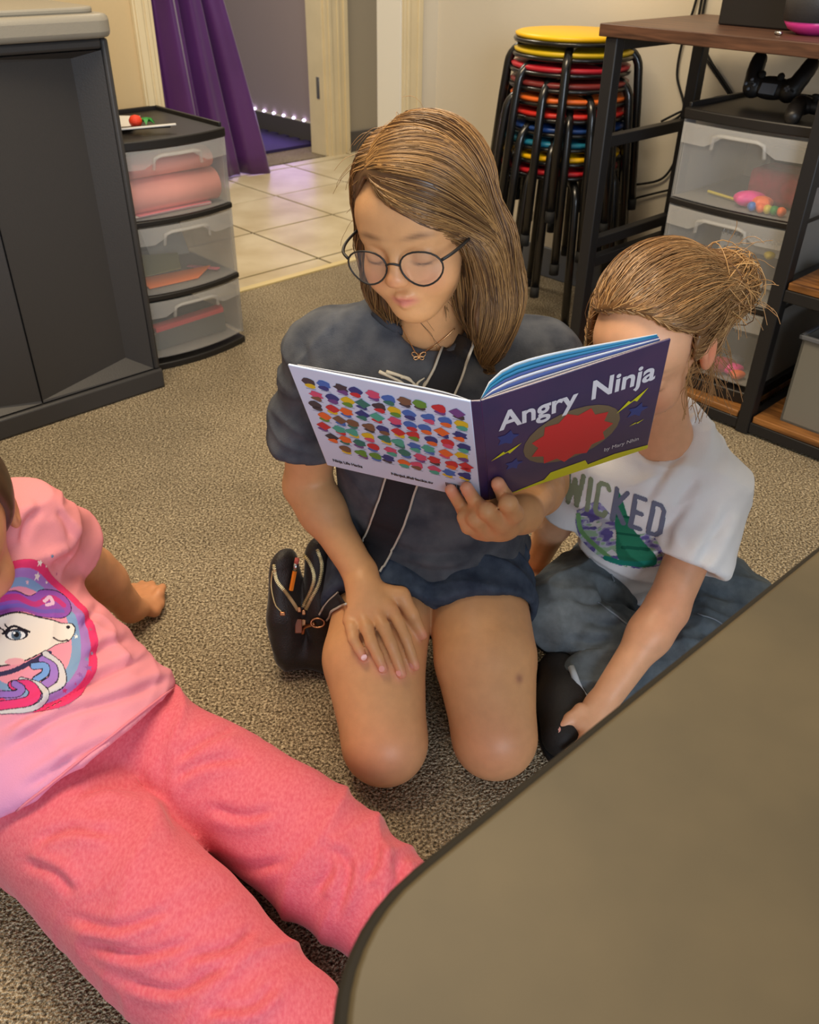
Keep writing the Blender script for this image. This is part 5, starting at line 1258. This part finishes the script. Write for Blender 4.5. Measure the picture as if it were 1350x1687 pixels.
if len(q) > 2: mb = MB(); mb.tube(q, .0055, 6); o = mb.obj('hem_stripe', mat('pale_denim', rgb(168, 178, 190), .9), jeans, smooth=True, inv=True)
# ---- shoe
sf = Field((.12, .76, -.005), (.46, 1.12, .16), .003)
toe = PZ(928, 1212, .035); heel = PZ(925, 1110, .04)
sf.chain([heel, lerp(heel, toe, .5)+V(0, 0, .004), toe], [.038, .036, .032], .02, flat=(V(0, 0, 1), 1.0))
sf.half(V(0, 0, .002), V(0, 0, -1), .002)
P, F = sf.mesh(); P = smooth_mesh(P, F, 2); shoe = put('shoe', P, F, mat('black_shoe', rgb(26, 23, 22), .7, bump=.2, bscale=300), chd); shoe['label'] = 'plain black shoe'
mb = MB(); ctr = lerp(heel, toe, .5); dv = nrm(toe-heel); sv = V(-dv[1], dv[0], 0); L_ = seg(heel, toe)/2+.034
mb.prism([(ctr+dv*L_*math.cos(a)+sv*.036*math.sin(a))[:2] for a in np.linspace(0, 2*PI, 29)[:-1]], 0, .010); mb.obj('sole', 'rubber', shoe, .002, inv=True)
decal('tee_print', wtree, (925, 770, 1115, 950), .0009, PY(1040, 860, 1.05), nrm(V(-.15, -.85, .50)), paint_child, wt)
# ---- hair: pulled up to a loose bun
cWf = lambda x, y, z: cO+cS*(x*cx+y*cf+z*cu)
h = Field(cO-V(.18, .17, .20), cO+V(.20, .18, .18), .0035)
def hl2(c, r, k=.02, mode='add'): h.ell(cWf(*c), [q*cS for q in r], (cx, cf, cu), k, mode)
hl2((.0, -.018, .036), (.083, .099, .087)); hl2((0, .041, .058), (.062, .044, .041), .03); hl2((.0, -.055, -.022), (.074, .055, .07), .03)
bunc = PY(1188, 472, 1.12); h.ell(bunc, (.042, .042, .040), None, .02)
hl2((-.066, .020, -.01), (.016, .036, .06), .02); hl2((.066, .030, .03), (.012, .024, .034), .015)
def face_cut2(X, Y, Z):
    x, y, z = X-cO[0], Y-cO[1], Z-cO[2]
    lx = (x*cx[0]+y*cx[1]+z*cx[2])/cS; ly = (x*cf[0]+y*cf[1]+z*cf[2])/cS; lz = (x*cu[0]+y*cu[1]+z*cu[2])/cS
    return np.maximum(np.maximum(lz-(.090-7.0*lx*lx), .020-ly), np.abs(lx)-.068)*cS
h.op(face_cut2, cO-.15, cO+.15, .016, 'sub')
h.ell(cWf(.088, .0, -.018), (.034*cS, .038*cS, .042*cS), (cx, cf, cu), .008, 'sub')
P, F = h.mesh(); P = smooth_mesh(P, F, 3)
chair_ = put('hair', P, F, HAIRM, chd, np.tile(L3((112, 78, 46)), (len(P), 1))); chair_['label'] = 'light brown hair gathered in a loose messy bun'
ctree = bvh(P, F)
def cloc(p): q = (p-cO)/cS; return q@cx, q@cf, q@cu
def cflow(p, t):
    v = bunc-p; L_ = np.linalg.norm(v); d = nrm(v)
    if L_ < .055: d = nrm(np.cross(v, cu)+d*.2)
    return nrm(d+.10*RNG.normal(0, 1, 3))
roots = []
while len(roots) < 4000:
    q = cWf(RNG.uniform(-.085, .085), RNG.uniform(-.10, .09), RNG.uniform(-.07, .12)) if RNG.random() < .5 else P[RNG.integers(len(P))]; r = ctree.find_nearest(Vector(q)); roots.append(np.array(r[0]))
for _ in range(700):
    x = RNG.uniform(-.066, .066); z = .100-7*x*x; r = ctree.find_nearest(Vector(cWf(x, .12, z))); roots.append(np.array(r[0]))
S_ = flow_strands(ctree, roots, cflow, 13, .0125, .0030); S_ = clump(S_, RNG, 14, .5)
rad = np.full(S_.shape[:2], .00060)*np.linspace(1.05, .5, S_.shape[1])[None]
hl_ = np.clip(RNG.normal(.5, .3, len(S_)), 0, 1)[:, None]; cc_ = L3((112, 76, 44))*(1-hl_)+L3((206, 160, 104))*hl_
p_, f_, c_ = strands_mesh(S_, rad, cc_); o = put('hair_strands', p_, f_, HAIRM, chair_, c_); o['kind'] = 'stuff'
lp = []
for i in range(420):
    ax_ = nrm(RNG.normal(0, 1, 3)+V(.2, -.5, .2)); e1 = nrm(np.cross(ax_, RNG.normal(0, 1, 3))); e2 = np.cross(ax_, e1); r0 = RNG.uniform(.020, .043); c0_ = bunc+RNG.normal(0, .008, 3); a0 = RNG.uniform(0, 6.28); sp_ = RNG.uniform(2.5, 5)
    lp.append([c0_+(r0+.004*math.sin(3*t_))*(math.cos(a0+sp_*t_)*e1+math.sin(a0+sp_*t_)*e2) for t_ in np.linspace(0, 1, 12)])
S3 = np.array(lp); hl_ = np.clip(RNG.normal(.55, .3, len(S3)), 0, 1)[:, None]; p_, f_, c_ = strands_mesh(S3, np.full(S3.shape[:2], .0008), L3((112, 76, 44))*(1-hl_)+L3((210, 164, 104))*hl_); o = put('bun_strands', p_, f_, HAIRM, chair_, c_); o['kind'] = 'stuff'
fw = []
for i in range(140):
    if i < 70: a = bunc+nrm(RNG.normal(0, 1, 3))*.035; d = nrm(RNG.normal(0, 1, 3)+V(.3, 0, .4)); g_ = -.16; ln = .008
    elif i < 130: a = cWf(RNG.uniform(.045, .08), RNG.uniform(-.09, -.04), RNG.uniform(-.07, -.03)); d = nrm(V(.35, .25, -1)+RNG.normal(0, .25, 3)); g_ = -.08; ln = .011
    else: a = cWf(.068, RNG.uniform(.02, .05), RNG.uniform(-.01, .04)); d = nrm(V(.0, 0, -1)-cf*.1+RNG.normal(0, .12, 3)); g_ = -.1; ln = .010
    ps = [a]
    for j in range(8): d = nrm(d+V(0, 0, g_)+RNG.normal(0, .16, 3)); ps.append(ps[-1]+d*ln)
    fw.append(ps)
S2 = np.array(fw); p_, f_, c_ = strands_mesh(S2, np.full(S2.shape[:2], .0005), np.tile(L3((176, 134, 86)), (len(S2), 1))); o = put('loose_hair', p_, f_, HAIRM, chair_, c_); o['kind'] = 'stuff'

# ================================================================== CHILD IN PINK, LEANING BACK
pk = thing('person', (-.40, .80, 0), 0, 'child in pink unicorn tee and coral trousers leaning back on the carpet', 'person')
pH = PZ(145, 1262, .115); pC = PZ(2, 1015, .235); pS = PZ(50, 872, .335); pN = PZ(-25, 880, .355); pS2 = PZ(-150, 985, .33)
pE = PZ(152, 938, .165); pW = PZ(216, 1003, .042)
h1 = PZ(235, 1225, .10); k1 = PZ(470, 1362, .085); a1 = PZ(668, 1520, .07); h2 = PZ(85, 1345, .10); k2 = PZ(285, 1530, .095); a2 = PZ(425, 1690, .08); a2b = a2+(a2-k2)*.75; a1b = a1+(a1-k1)*.6
pO = PZ(-92, 872, .41); pf = nrm(V(.45, -.85, -.35)); px_ = nrm(np.cross(pf, V(0,0,1))); px_ = px_ if px_[0] > 0 else -px_; pu = nrm(np.cross(px_, pf)); pu = pu if pu[2] > 0 else -pu
g = Field((-.85, .38, -.01), (.10, 1.30, .56), .0032)
g.chain([pH, pC, pN+V(0, .01, -.03)], [.07, .075, .05], .03); g.cone(pS2, pS, .035, .035, .03)
g.cone(pN, pO-pu*.05-pf*.02, .04, .038, .02)
g.chain([pS, pE, pW], [.040, .034, .024], .014); g.ell(lerp(pE, pW, .3), (.034, .034, .034), None, .02)
E2 = pS2+V(-.05, .10, -.16); W2 = pS2+V(-.02, .16, -.29); g.chain([pS2, E2, W2], [.04, .034, .024], .014)
pp = PZ(238, 1000, .026); g.cone(pW, pp, .024, .019, .012, flat=(V(0, 0, 1), .7))
for q in ([(252, 994, .022), (262, 978, .026), (268, 967, .020)], [(248, 986, .018), (252, 972, .018), (250, 962, .012)], [(240, 984, .016), (240, 970, .015), (234, 962, .010)], [(232, 984, .014), (228, 972, .013), (220, 966, .010)], [(254, 1006, .018), (262, 996, .016), (266, 988, .012)]):
    finger(g, [pp]+[PZ(*k) for k in q], .0125, .0072, .005)
add_head(g, pO, px_, pf, pu, 1.0, (1, 1))
P, F = g.mesh(); P = smooth_mesh(P, F, 2); P[:, 2] = np.maximum(P[:, 2], .002)
cols = np.tile(L3((208, 146, 104)), (len(P), 1)); head_colours(P, cols, pO, px_, pf, pu, 1.0, L3((90, 60, 44)), L3((200, 104, 100)))
pbody = put('body', P, F, SKIN, pk, cols); pbody['label'] = 'tanned bare skin of face and arms'
# hair of this child (almost outside the picture)
h = Field(pO-V(.15, .15, .16), pO+V(.15, .15, .14), .0045)
for c, r in (((0, -.018, .036), (.084, .1, .088)), ((0, -.05, -.04), (.078, .06, .09))): h.ell(pO+c[0]*px_+c[1]*pf+c[2]*pu, r, (px_, pf, pu), .02)
h.op(lambda X, Y, Z: np.maximum(((X-pO[0])*pu[0]+(Y-pO[1])*pu[1]+(Z-pO[2])*pu[2])-.07, .02-((X-pO[0])*pf[0]+(Y-pO[1])*pf[1]+(Z-pO[2])*pf[2])), pO-.14, pO+.14, .006, 'sub')
P, F = h.mesh(); P = smooth_mesh(P, F, 3); o = put('hair', P, F, mat('dark_brown_hair', rgb(70, 46, 30), .4, vary=.3, vscale=60, stretch=(1, 1, .1)), pk); o['label'] = 'dark brown hair'
# ---- pink tee
t = Field((-.80, .50, .0), (.06, 1.20, .50), .0034)
axT = nrm(pN-pH); sideT = nrm(PZ(300, 1140, .1)-PZ(20, 1350, .1)); nT = nrm(np.cross(axT, sideT)); nT = nT if nT[2] > 0 else -nT
a, b = pS, pE; c = lerp(a, b, .46); t.cone(a-V(.0, 0, 0), lerp(a, b, .75), .056, .062, .03); n = nrm(b-a); t.half(c, n, .004, c-.10, c+.10); t.cone(lerp(a, b, .30), lerp(a, b, .9), .050, .054, .004, mode='sub')
t.chain([pH-axT*.005, lerp(pH, pC, .5), pC, lerp(pC, pN, .75)-nT*.02], [.156, .128, .112, .085], .012, flat=(nT, .72))
t.cone(pS2+V(.02, 0, 0), pS-V(.02, 0, 0), .055, .055, .04); t.cone(lerp(pC, pN, .8), pN, .07, .055, .03)
t.cone(pN-axT*.005, pO-pu*.05, .046, .052, .004, mode='sub')
cut = PZ(150, 1245, .20); hemn = nrm(np.cross(sideT, nT)); hemn = hemn if hemn@(pH-pN) > 0 else -hemn
t.half(PZ(165, 1232, .19), hemn, .006)
P, F = t.mesh(); P = smooth_mesh(P, F, 2); N_ = vnormals(P, F)
d = .008*(folds(P, axT+.5*sideT, 16, 5, 31, .8)-.35)+.005*(folds(P, axT-.6*sideT, 30, 8, 33, .8)-.4); lowm = np.clip(1-((P-pH)@axT)/.14, 0, 1); d += lowm*.007*(folds(P, axT+.15*sideT, 24, 4, 35, .8)-.4)
P = P+N_*d[:, None]; P = crease(P, vnormals(P, F), [[1.3, (243, 1082), (190, 1105), (133, 1133), (0, 1202)], [(290, 1113), (200, 1150), (100, 1180), (0, 1240)], [(165, 993), (150, 1015), (133, 1035)], [(120, 915), (105, 922), (85, 935)], [(215, 1055), (180, 1062), (140, 1085)], [(120, 890), (110, 860), (95, 840)], [(70, 840), (45, 860), (35, 900)], [(200, 1210), (120, 1250), (40, 1300)]], 7, .0050); P[:, 2] = np.maximum(P[:, 2], .003)
uu = np.clip(((P-pC)@-axT)/.2+.1, 0, 1)[:, None]; vio = np.clip(((P-pH)@-sideT)/.16, 0, 1)[:, None]*np.clip((((P-pH)@-axT)+.16)/.12, 0, 1)[:, None]
tc_ = L3((236, 150, 156))*(1-uu*.5)+L3((232, 152, 182))*uu*.5; tc_ = tc_*(1-.55*vio)+L3((200, 150, 222))*.55*vio
PT = mat('pink_cotton', (1, 1, 1, 1), .9, attr='Col', bump=.15, bscale=700, spec=.15)
pt = put('t_shirt', P, F, PT, pk, tc_); pt['label'] = 'pink cotton tee fading to lilac, with a unicorn print'
ptree = bvh(P, F)
hemq = pxline(ptree, [(297-3*i, 1124+2.35*i) for i in range(0, 104, 2)], .0006)
if len(hemq) > 6:
    mb = MB(); mb.tube(hemq, .0016, 5); mb.obj('hem_seam', mat('pink_seam', rgb(226, 130, 150), .9), pt, smooth=True, inv=True)
def paint_unicorn(U, Vv, fill):
    def E_(cx_, cy_, rx, ry): return ((U-cx_)/rx)**2+((Vv-cy_)/ry)**2 < 1
    disc = E_(38, 1056, 108, 126)
    fill(disc, (226, 60, 112)); fill(E_(36, 1056, 96, 113), (166, 120, 190)); fill(E_(34, 1056, 84, 100), (128, 158, 196)); fill(E_(32, 1056, 72, 87), (236, 150, 170))
    mane = smooth2([(-20, 985), (20, 975), (48, 982), (70, 970), (98, 972), (112, 990), (110, 1012), (92, 1025), (60, 1022), (30, 1012), (-20, 1020)])
    fill(poly_in(U, Vv, mane+[(-20, 985)]), (40, 34, 50)); sh_ = [(x+(0 if x < 0 else -1), y*.95+1002*.05) for x, y in mane]
    fill(poly_in(U, Vv, sh_), (150, 84, 178)); fill(near(U, Vv, smooth2([(-15, 992), (25, 985), (55, 998), (85, 985), (100, 1000)]), 5), (196, 60, 130)); fill(near(U, Vv, smooth2([(-15, 1006), (30, 1000), (62, 1012), (95, 1012)]), 4), (120, 96, 190)); fill(near(U, Vv, smooth2([(72, 992), (82, 984), (84, 996), (74, 1000)]), 3), (226, 190, 220))
    horn = smooth2([(-20, 1022), (20, 1012), (60, 1022), (90, 1032), (108, 1034), (112, 1046), (100, 1064), (80, 1070), (52, 1086), (20, 1100), (-20, 1105)], 6)
    fill(poly_in(U, Vv, [(x*1.0, y) for x, y in horn]), (40, 34, 44)); cxm, cym = 40, 1056
    fill(poly_in(U, Vv, [(cxm+(x-cxm)*.975, cym+(y-cym)*.94) for x, y in horn]), (238, 226, 216))
    fill(E_(14, 1096, 14, 6), (240, 170, 180)); fill(E_(101, 1040, 3.2, 3.2), (40, 34, 44)); fill(near(U, Vv, smooth2([(74, 1058), (86, 1064), (98, 1062)]), 1.3), (60, 40, 50))
    fill(E_(20, 1050, 18, 10), (40, 36, 50)); fill(E_(20, 1051, 14, 7.5), (236, 236, 240)); fill(E_(20, 1051, 8, 8), (90, 110, 130)); fill(E_(20, 1050, 4.5, 5), (24, 24, 30)); fill(E_(17, 1047, 2, 2), (255, 255, 255))
    fill(near(U, Vv, smooth2([(0, 1048), (16, 1036), (40, 1046)]), 2), (30, 24, 34)); fill(near(U, Vv, [(2, 1044), (-4, 1036)], 1.2) | near(U, Vv, [(8, 1040), (4, 1032)], 1.2), (30, 24, 34))
    fill(near(U, Vv, smooth2([(-20, 1118), (10, 1112), (40, 1098), (66, 1084)]), 4), (60, 54, 90))
    for q, c, w_ in (([(50, 1150), (76, 1136), (78, 1106), (60, 1086)], (210, 206, 210), 5), ([(46, 1142), (66, 1128), (68, 1108), (54, 1096)], (160, 120, 200), 6), ([(42, 1128), (56, 1118), (56, 1106), (40, 1106)], (120, 160, 220), 5), ([(-10, 1178), (30, 1176), (50, 1160), (46, 1138), (20, 1128)], (206, 202, 206), 4), ([(-10, 1168), (26, 1164), (38, 1150), (30, 1136), (8, 1136)], (224, 60, 120), 7), ([(-10, 1150), (12, 1150), (20, 1142), (10, 1134)], (150, 110, 190), 5)):
        fill(near(U, Vv, smooth2(q), w_+1.4), (44, 38, 56)); fill(near(U, Vv, smooth2(q), w_), c)
    for sx, sy, r, c in ((56, 934, 6, (246, 236, 220)), (57, 952, 7, (240, 230, 216)), (70, 936, 3, (246, 236, 220)), (78, 958, 3, (246, 236, 220)), (112, 1056, 4, (246, 236, 230)), (40, 962, 4, (236, 190, 200)), (76, 924, 5, (110, 130, 160)), (120, 1112, 7, (150, 96, 170)), (104, 1124, 5, (150, 96, 170)), (80, 1148, 5, (196, 60, 120)), (96, 1138, 3, (190, 80, 150)), (122, 1096, 5, (130, 150, 190)), (134, 1084, 4, (150, 170, 200)), (136, 1044, 4, (190, 90, 120)), (98, 942, 4, (200, 110, 140))):
        fill(poly_in(U, Vv, star(sx, sy, r*.45, r, 5, -PI/2)), c)
decal('unicorn_print', ptree, (-60, 915, 150, 1190), .00085, pC+nT*.09, nT, paint_unicorn, pt)
# ---- coral trousers
tr = Field((-.62, .30, -.01), (.20, 1.10, .30), .0036)
tr.chain([h1, lerp(h1, k1, .5), k1, a1, a1b], [.078, .078, .075, .066, .058], .01); tr.chain([h2, lerp(h2, k2, .5), k2, a2, a2b], [.082, .088, .082, .072, .064], .005)
tr.ell(pH+V(0, .0, .0), (.140, .09, .076), (sideT, np.cross(nT, sideT), nT), .02)
P, F = tr.mesh(); P = smooth_mesh(P, F, 2); N_ = vnormals(P, F)
lg_ = nrm(k1-h1); low1 = np.clip(((P-k1)@lg_)/.12, 0, 1)
d = .009*(folds(P, lg_+.7*sideT, 11, 2.6, 41, .5, 3)-.3)+(.002+.007*low1)*(folds(P, lg_-.4*sideT, 24, 4, 43, .7, 3)-.3)
P = P+N_*d[:, None]
P = crease(P, vnormals(P, F), [[1.6, (277, 1240), (268, 1283), (277, 1332), (300, 1370)], [(222, 1268), (254, 1300), (280, 1335)], [(129, 1308), (180, 1294), (250, 1305)], [(290, 1252), (341, 1218), (390, 1197)], [(283, 1285), (335, 1257), (405, 1248)],
    [(345, 1330), (400, 1345), (450, 1335)], [(330, 1400), (400, 1430), (470, 1420)], [1.3, (554, 1505), (575, 1431), (545, 1392)], [1.3, (596, 1450), (618, 1420), (622, 1385)], [(520, 1470), (545, 1430), (530, 1380)], [1.3, (640, 1480), (660, 1450), (655, 1420)],
    [(60, 1385), (120, 1365), (190, 1375)], [(116, 1512), (193, 1528), (275, 1500)], [(148, 1552), (225, 1574), (315, 1552)], [(200, 1612), (290, 1632), (370, 1592)], [(340, 1664), (412, 1658), (455, 1622)], [(300, 1580), (380, 1560), (420, 1530)], [(120, 1470), (90, 1440), (40, 1420)]], 8, .0052)
P = smooth_mesh(P, F, 1, .4); U_, W_ = proj(P); dm = np.full(len(P), 1e9)
for q in spline([V(255, 1240, 0), V(272, 1300, 0), V(330, 1390, 0), V(440, 1480, 0)], 8): dm = np.minimum(dm, np.hypot(U_-q[0], W_-q[1]))
wgt = np.clip(1.5-dm/26, 0, 1)[:, None]
for _ in range(14): P = P+wgt*(smooth_mesh(P, F, 1, .6)-P)
P[:, 2] = np.maximum(P[:, 2], .003)
CORAL = mat('coral_heather', rgb(216, 97, 115), .92, col2=rgb(227, 120, 134), vscale=340, detail=6, bump=.2, bscale=700, spec=.12, sheen=.2, stretch=(1, .5, 1))
trs = put('trousers', P, F, CORAL, pk); trs['label'] = 'loose coral pink heathered trousers'

# ================================================================== PURSE, STRAP, PENCIL
pu_b = PZ(486, 1108, 0)
pb = thing('handbag', pu_b+V(.0, .06, 0), 0, 'small black handbag with gold zips beside the kneeling girl', 'handbag')
BAGM = mat('black_nylon', rgb(34, 27, 25), .5, vary=.15, vscale=20, bump=.3, bscale=500, sheen=.2)
bf = Field((-.32, .92, -.005), (-.02, 1.22, .26), .003)
bl = PZ(480, 1094, .03); tl_ = PY(468, 930, 1.055); tr_ = PY(528, 912, 1.075); br_ = PZ(548, 1090, .03)+V(.0, .03, 0)
zz = V(0, 0, 1)
bf.chain([bl+V(0, .03, .01), lerp(bl, tl_, .5)+V(0, .01, 0), tl_], [.040, .042, .026], .008, flat=(nrm(V(1, -.6, 0)), .62))
bf.chain([br_+V(0, .0, .005), lerp(br_, tr_, .5), tr_], [.044, .045, .028], .010, flat=(nrm(V(1, -.6, 0)), .75))
bf.cone(bl+V(.02, .03, 0), br_, .030, .032, .02)
bf.half(V(0, 0, .002), V(0, 0, -1), .002)
P, F = bf.mesh(); P = smooth_mesh(P, F, 2); N_ = vnormals(P, F); P = P+N_*(.004*(folds(P, V(.3, .1, 1), 8, 26, 51, .6)-.4))[:, None]; P[:, 2] = np.maximum(P[:, 2], .002)
bag = put('pouch', P, F, BAGM, pb); btree = bvh(P, F)
ZIP = mat('gold_zip', rgb(214, 192, 140), .4, .7); BRZ = mat('rose_gold_metal', rgb(200, 140, 100), .3, 1)
def zipline(uv, name='zip', r=.0014, teeth=True):
    q = pxline(btree, [(a_[0], a_[1]) for a_ in spline([V(u, v, 0) for u, v in uv], 10)], .0012)
    if len(q) < 3: return
    mb = MB(); mb.tube(q, r, 6); z = mb.obj(name, ZIP, pb, smooth=True, inv=True)
    if teeth:
        mb = MB()
        for i in range(0, len(q)-1):
            dd = nrm(q[i+1]-q[i]); x = nrm(np.cross(dd, V(.2, -1, .5)))
            mb.obox(lerp(q[i], q[i+1], .5), (x, dd, np.cross(x, dd)), (.0026, .0006, .0012))
        t_ = mb.obj('zip_teeth', ZIP, z, inv=True); t_['kind'] = 'stuff'
zipline([(452, 930), (456, 955), (470, 975), (482, 992), (490, 1005)]); zipline([(494, 905), (510, 925), (518, 950), (512, 975), (500, 1000)]); zipline([(523, 905), (530, 930), (526, 960), (514, 985), (505, 1004)])
zipline([(450, 940), (448, 965), (454, 995), (464, 1008)], 'piping', .0012, False)
for u, v, w_, h_, m in ((489, 1030, .0055, .011, mat('brown_leather', rgb(126, 70, 44), .5)), (502, 1026, .004, .008, BRZ), (490, 1004, .003, .004, BRZ), (504, 1008, .003, .004, BRZ), (465, 1010, .004, .003, BRZ)):
    c = march(u, v, btree, .004)
    if c is None: continue
    mb = MB(); mb.obox(c, (rt, up_, fwd_), (w_, h_, .0014)); mb.obj('zip_pull' if h_ > .005 else 'zip_slider', m, pb, .0012, inv=True)
# clasp ring and hook
def px_path(uv, tree, off): return [march(u, v, tree, off) for u, v in uv]
bodyT = [btree, gtree, teeTree, shTree]
def first_hit(u, v, off):
    best = None
    for tr_e in bodyT:
        h = march(u, v, tr_e, off)
        if h is not None and (best is None or np.linalg.norm(h-CAM) < np.linalg.norm(best-CAM)): best = h
    return best
cl = first_hit(508, 1030, .006); cl2 = first_hit(527, 1022, .008)
mb = MB(); mb.tube([cl+(rt*math.cos(a)*.0105+up_*math.sin(a)*.0070)*1.0+(cl2-cl)*.9 for a in np.linspace(0, 2*PI, 17)], .0015, 6, False); mb.obj('strap_ring', BRZ, pb, smooth=True, inv=True)
c5 = first_hit(494, 1042, .007); mb = MB(); mb.tube(spline([c5, lerp(c5, cl, .5)+up_*.003, cl+rt*.002, lerp(cl, cl2, .7)], 5), .0032, 7); mb.obj('hook', BRZ, pb, smooth=True, inv=True)
# strap: dark band with pale edges from the shoulder across the chest to the ring
STR = mat('strap_black', rgb(28, 28, 36), .8, bump=.3, bscale=900); STW = mat('strap_white', rgb(196, 190, 178), .8)
def strap(cen, half, parent):
    pts = spline([V(u, v, 0) for u, v in cen], 10); n = len(pts); L0, R0 = [], []
    for i, q in enumerate(pts):
        a, b = pts[max(0, i-1)], pts[min(n-1, i+1)]; d = nrm(b-a); nn_ = V(-d[1], d[0], 0); w_ = np.interp(i/(n-1), [k[0] for k in half], [k[1] for k in half])
        l_, r_ = first_hit(*(q+nn_*w_)[:2], .004), first_hit(*(q-nn_*w_)[:2], .004)
        if l_ is not None and r_ is not None: L0.append(l_); R0.append(r_)
    L0, R0 = np.array(L0), np.array(R0)
    for _ in range(4):
        for e_ in (L0, R0): e_[1:-1] = .5*e_[1:-1]+.25*(e_[2:]+e_[:-2])
    mid = lerp(L0, R0, .5)
    for i, q in enumerate(mid):
        hh = first_hit(*[float(z_) for z_ in proj(q)], .003)
        if hh is not None and np.linalg.norm(hh-CAM) < np.linalg.norm(q-CAM): L0[i] += (hh-q); R0[i] += (hh-q)
    G = np.stack([L0, lerp(L0, R0, .33), lerp(L0, R0, .66), R0], 1)
    mb = MB(); mb.grid(G); o = mb.obj('strap', STR, parent, smooth=True, inv=True, solid=.0016)
    for e_ in (L0, R0):
        mb = MB(); mb.tube(list(e_), .0017, 6); mb.obj('strap_edging', STW, o, smooth=True, inv=True)
bodyT = [teeTree, shTree]
strap([(765, 556), (748, 590), (730, 625), (710, 668), (692, 710), (675, 755), (660, 800), (644, 850), (626, 895), (606, 935)], [(0, 20), (.5, 27), (1, 24)], pb)
bodyT = [btree, gtree, shTree, teeTree]
strap([(566, 984), (556, 991), (545, 1000), (532, 1016)], [(0, 14), (.5, 12), (1, 7)], pb)
# pencil standing in the bag
pn = thing('pencil', PY(481, 972, 1.02), 0, 'orange pencil sticking out of the black handbag', 'pencil')
pa, pb_ = PY(480, 972, 1.020), PY(490, 920, 1.034)
mb = MB(); mb.tube([pa, lerp(pa, pb_, .62)], .0036, 6); mb.obj('shaft', 'pencil', pn, inv=True)
mb = MB(); mb.tube([lerp(pa, pb_, .62), lerp(pa, pb_, .85)], .0038, 10); mb.obj('ferrule', 'silver', pn, smooth=True, inv=True)
mb = MB(); mb.tube([lerp(pa, pb_, .85), pb_], .0036, 10); mb.obj('eraser', mat('eraser_pink', rgb(196, 96, 84), .8), pn, smooth=True, inv=True)
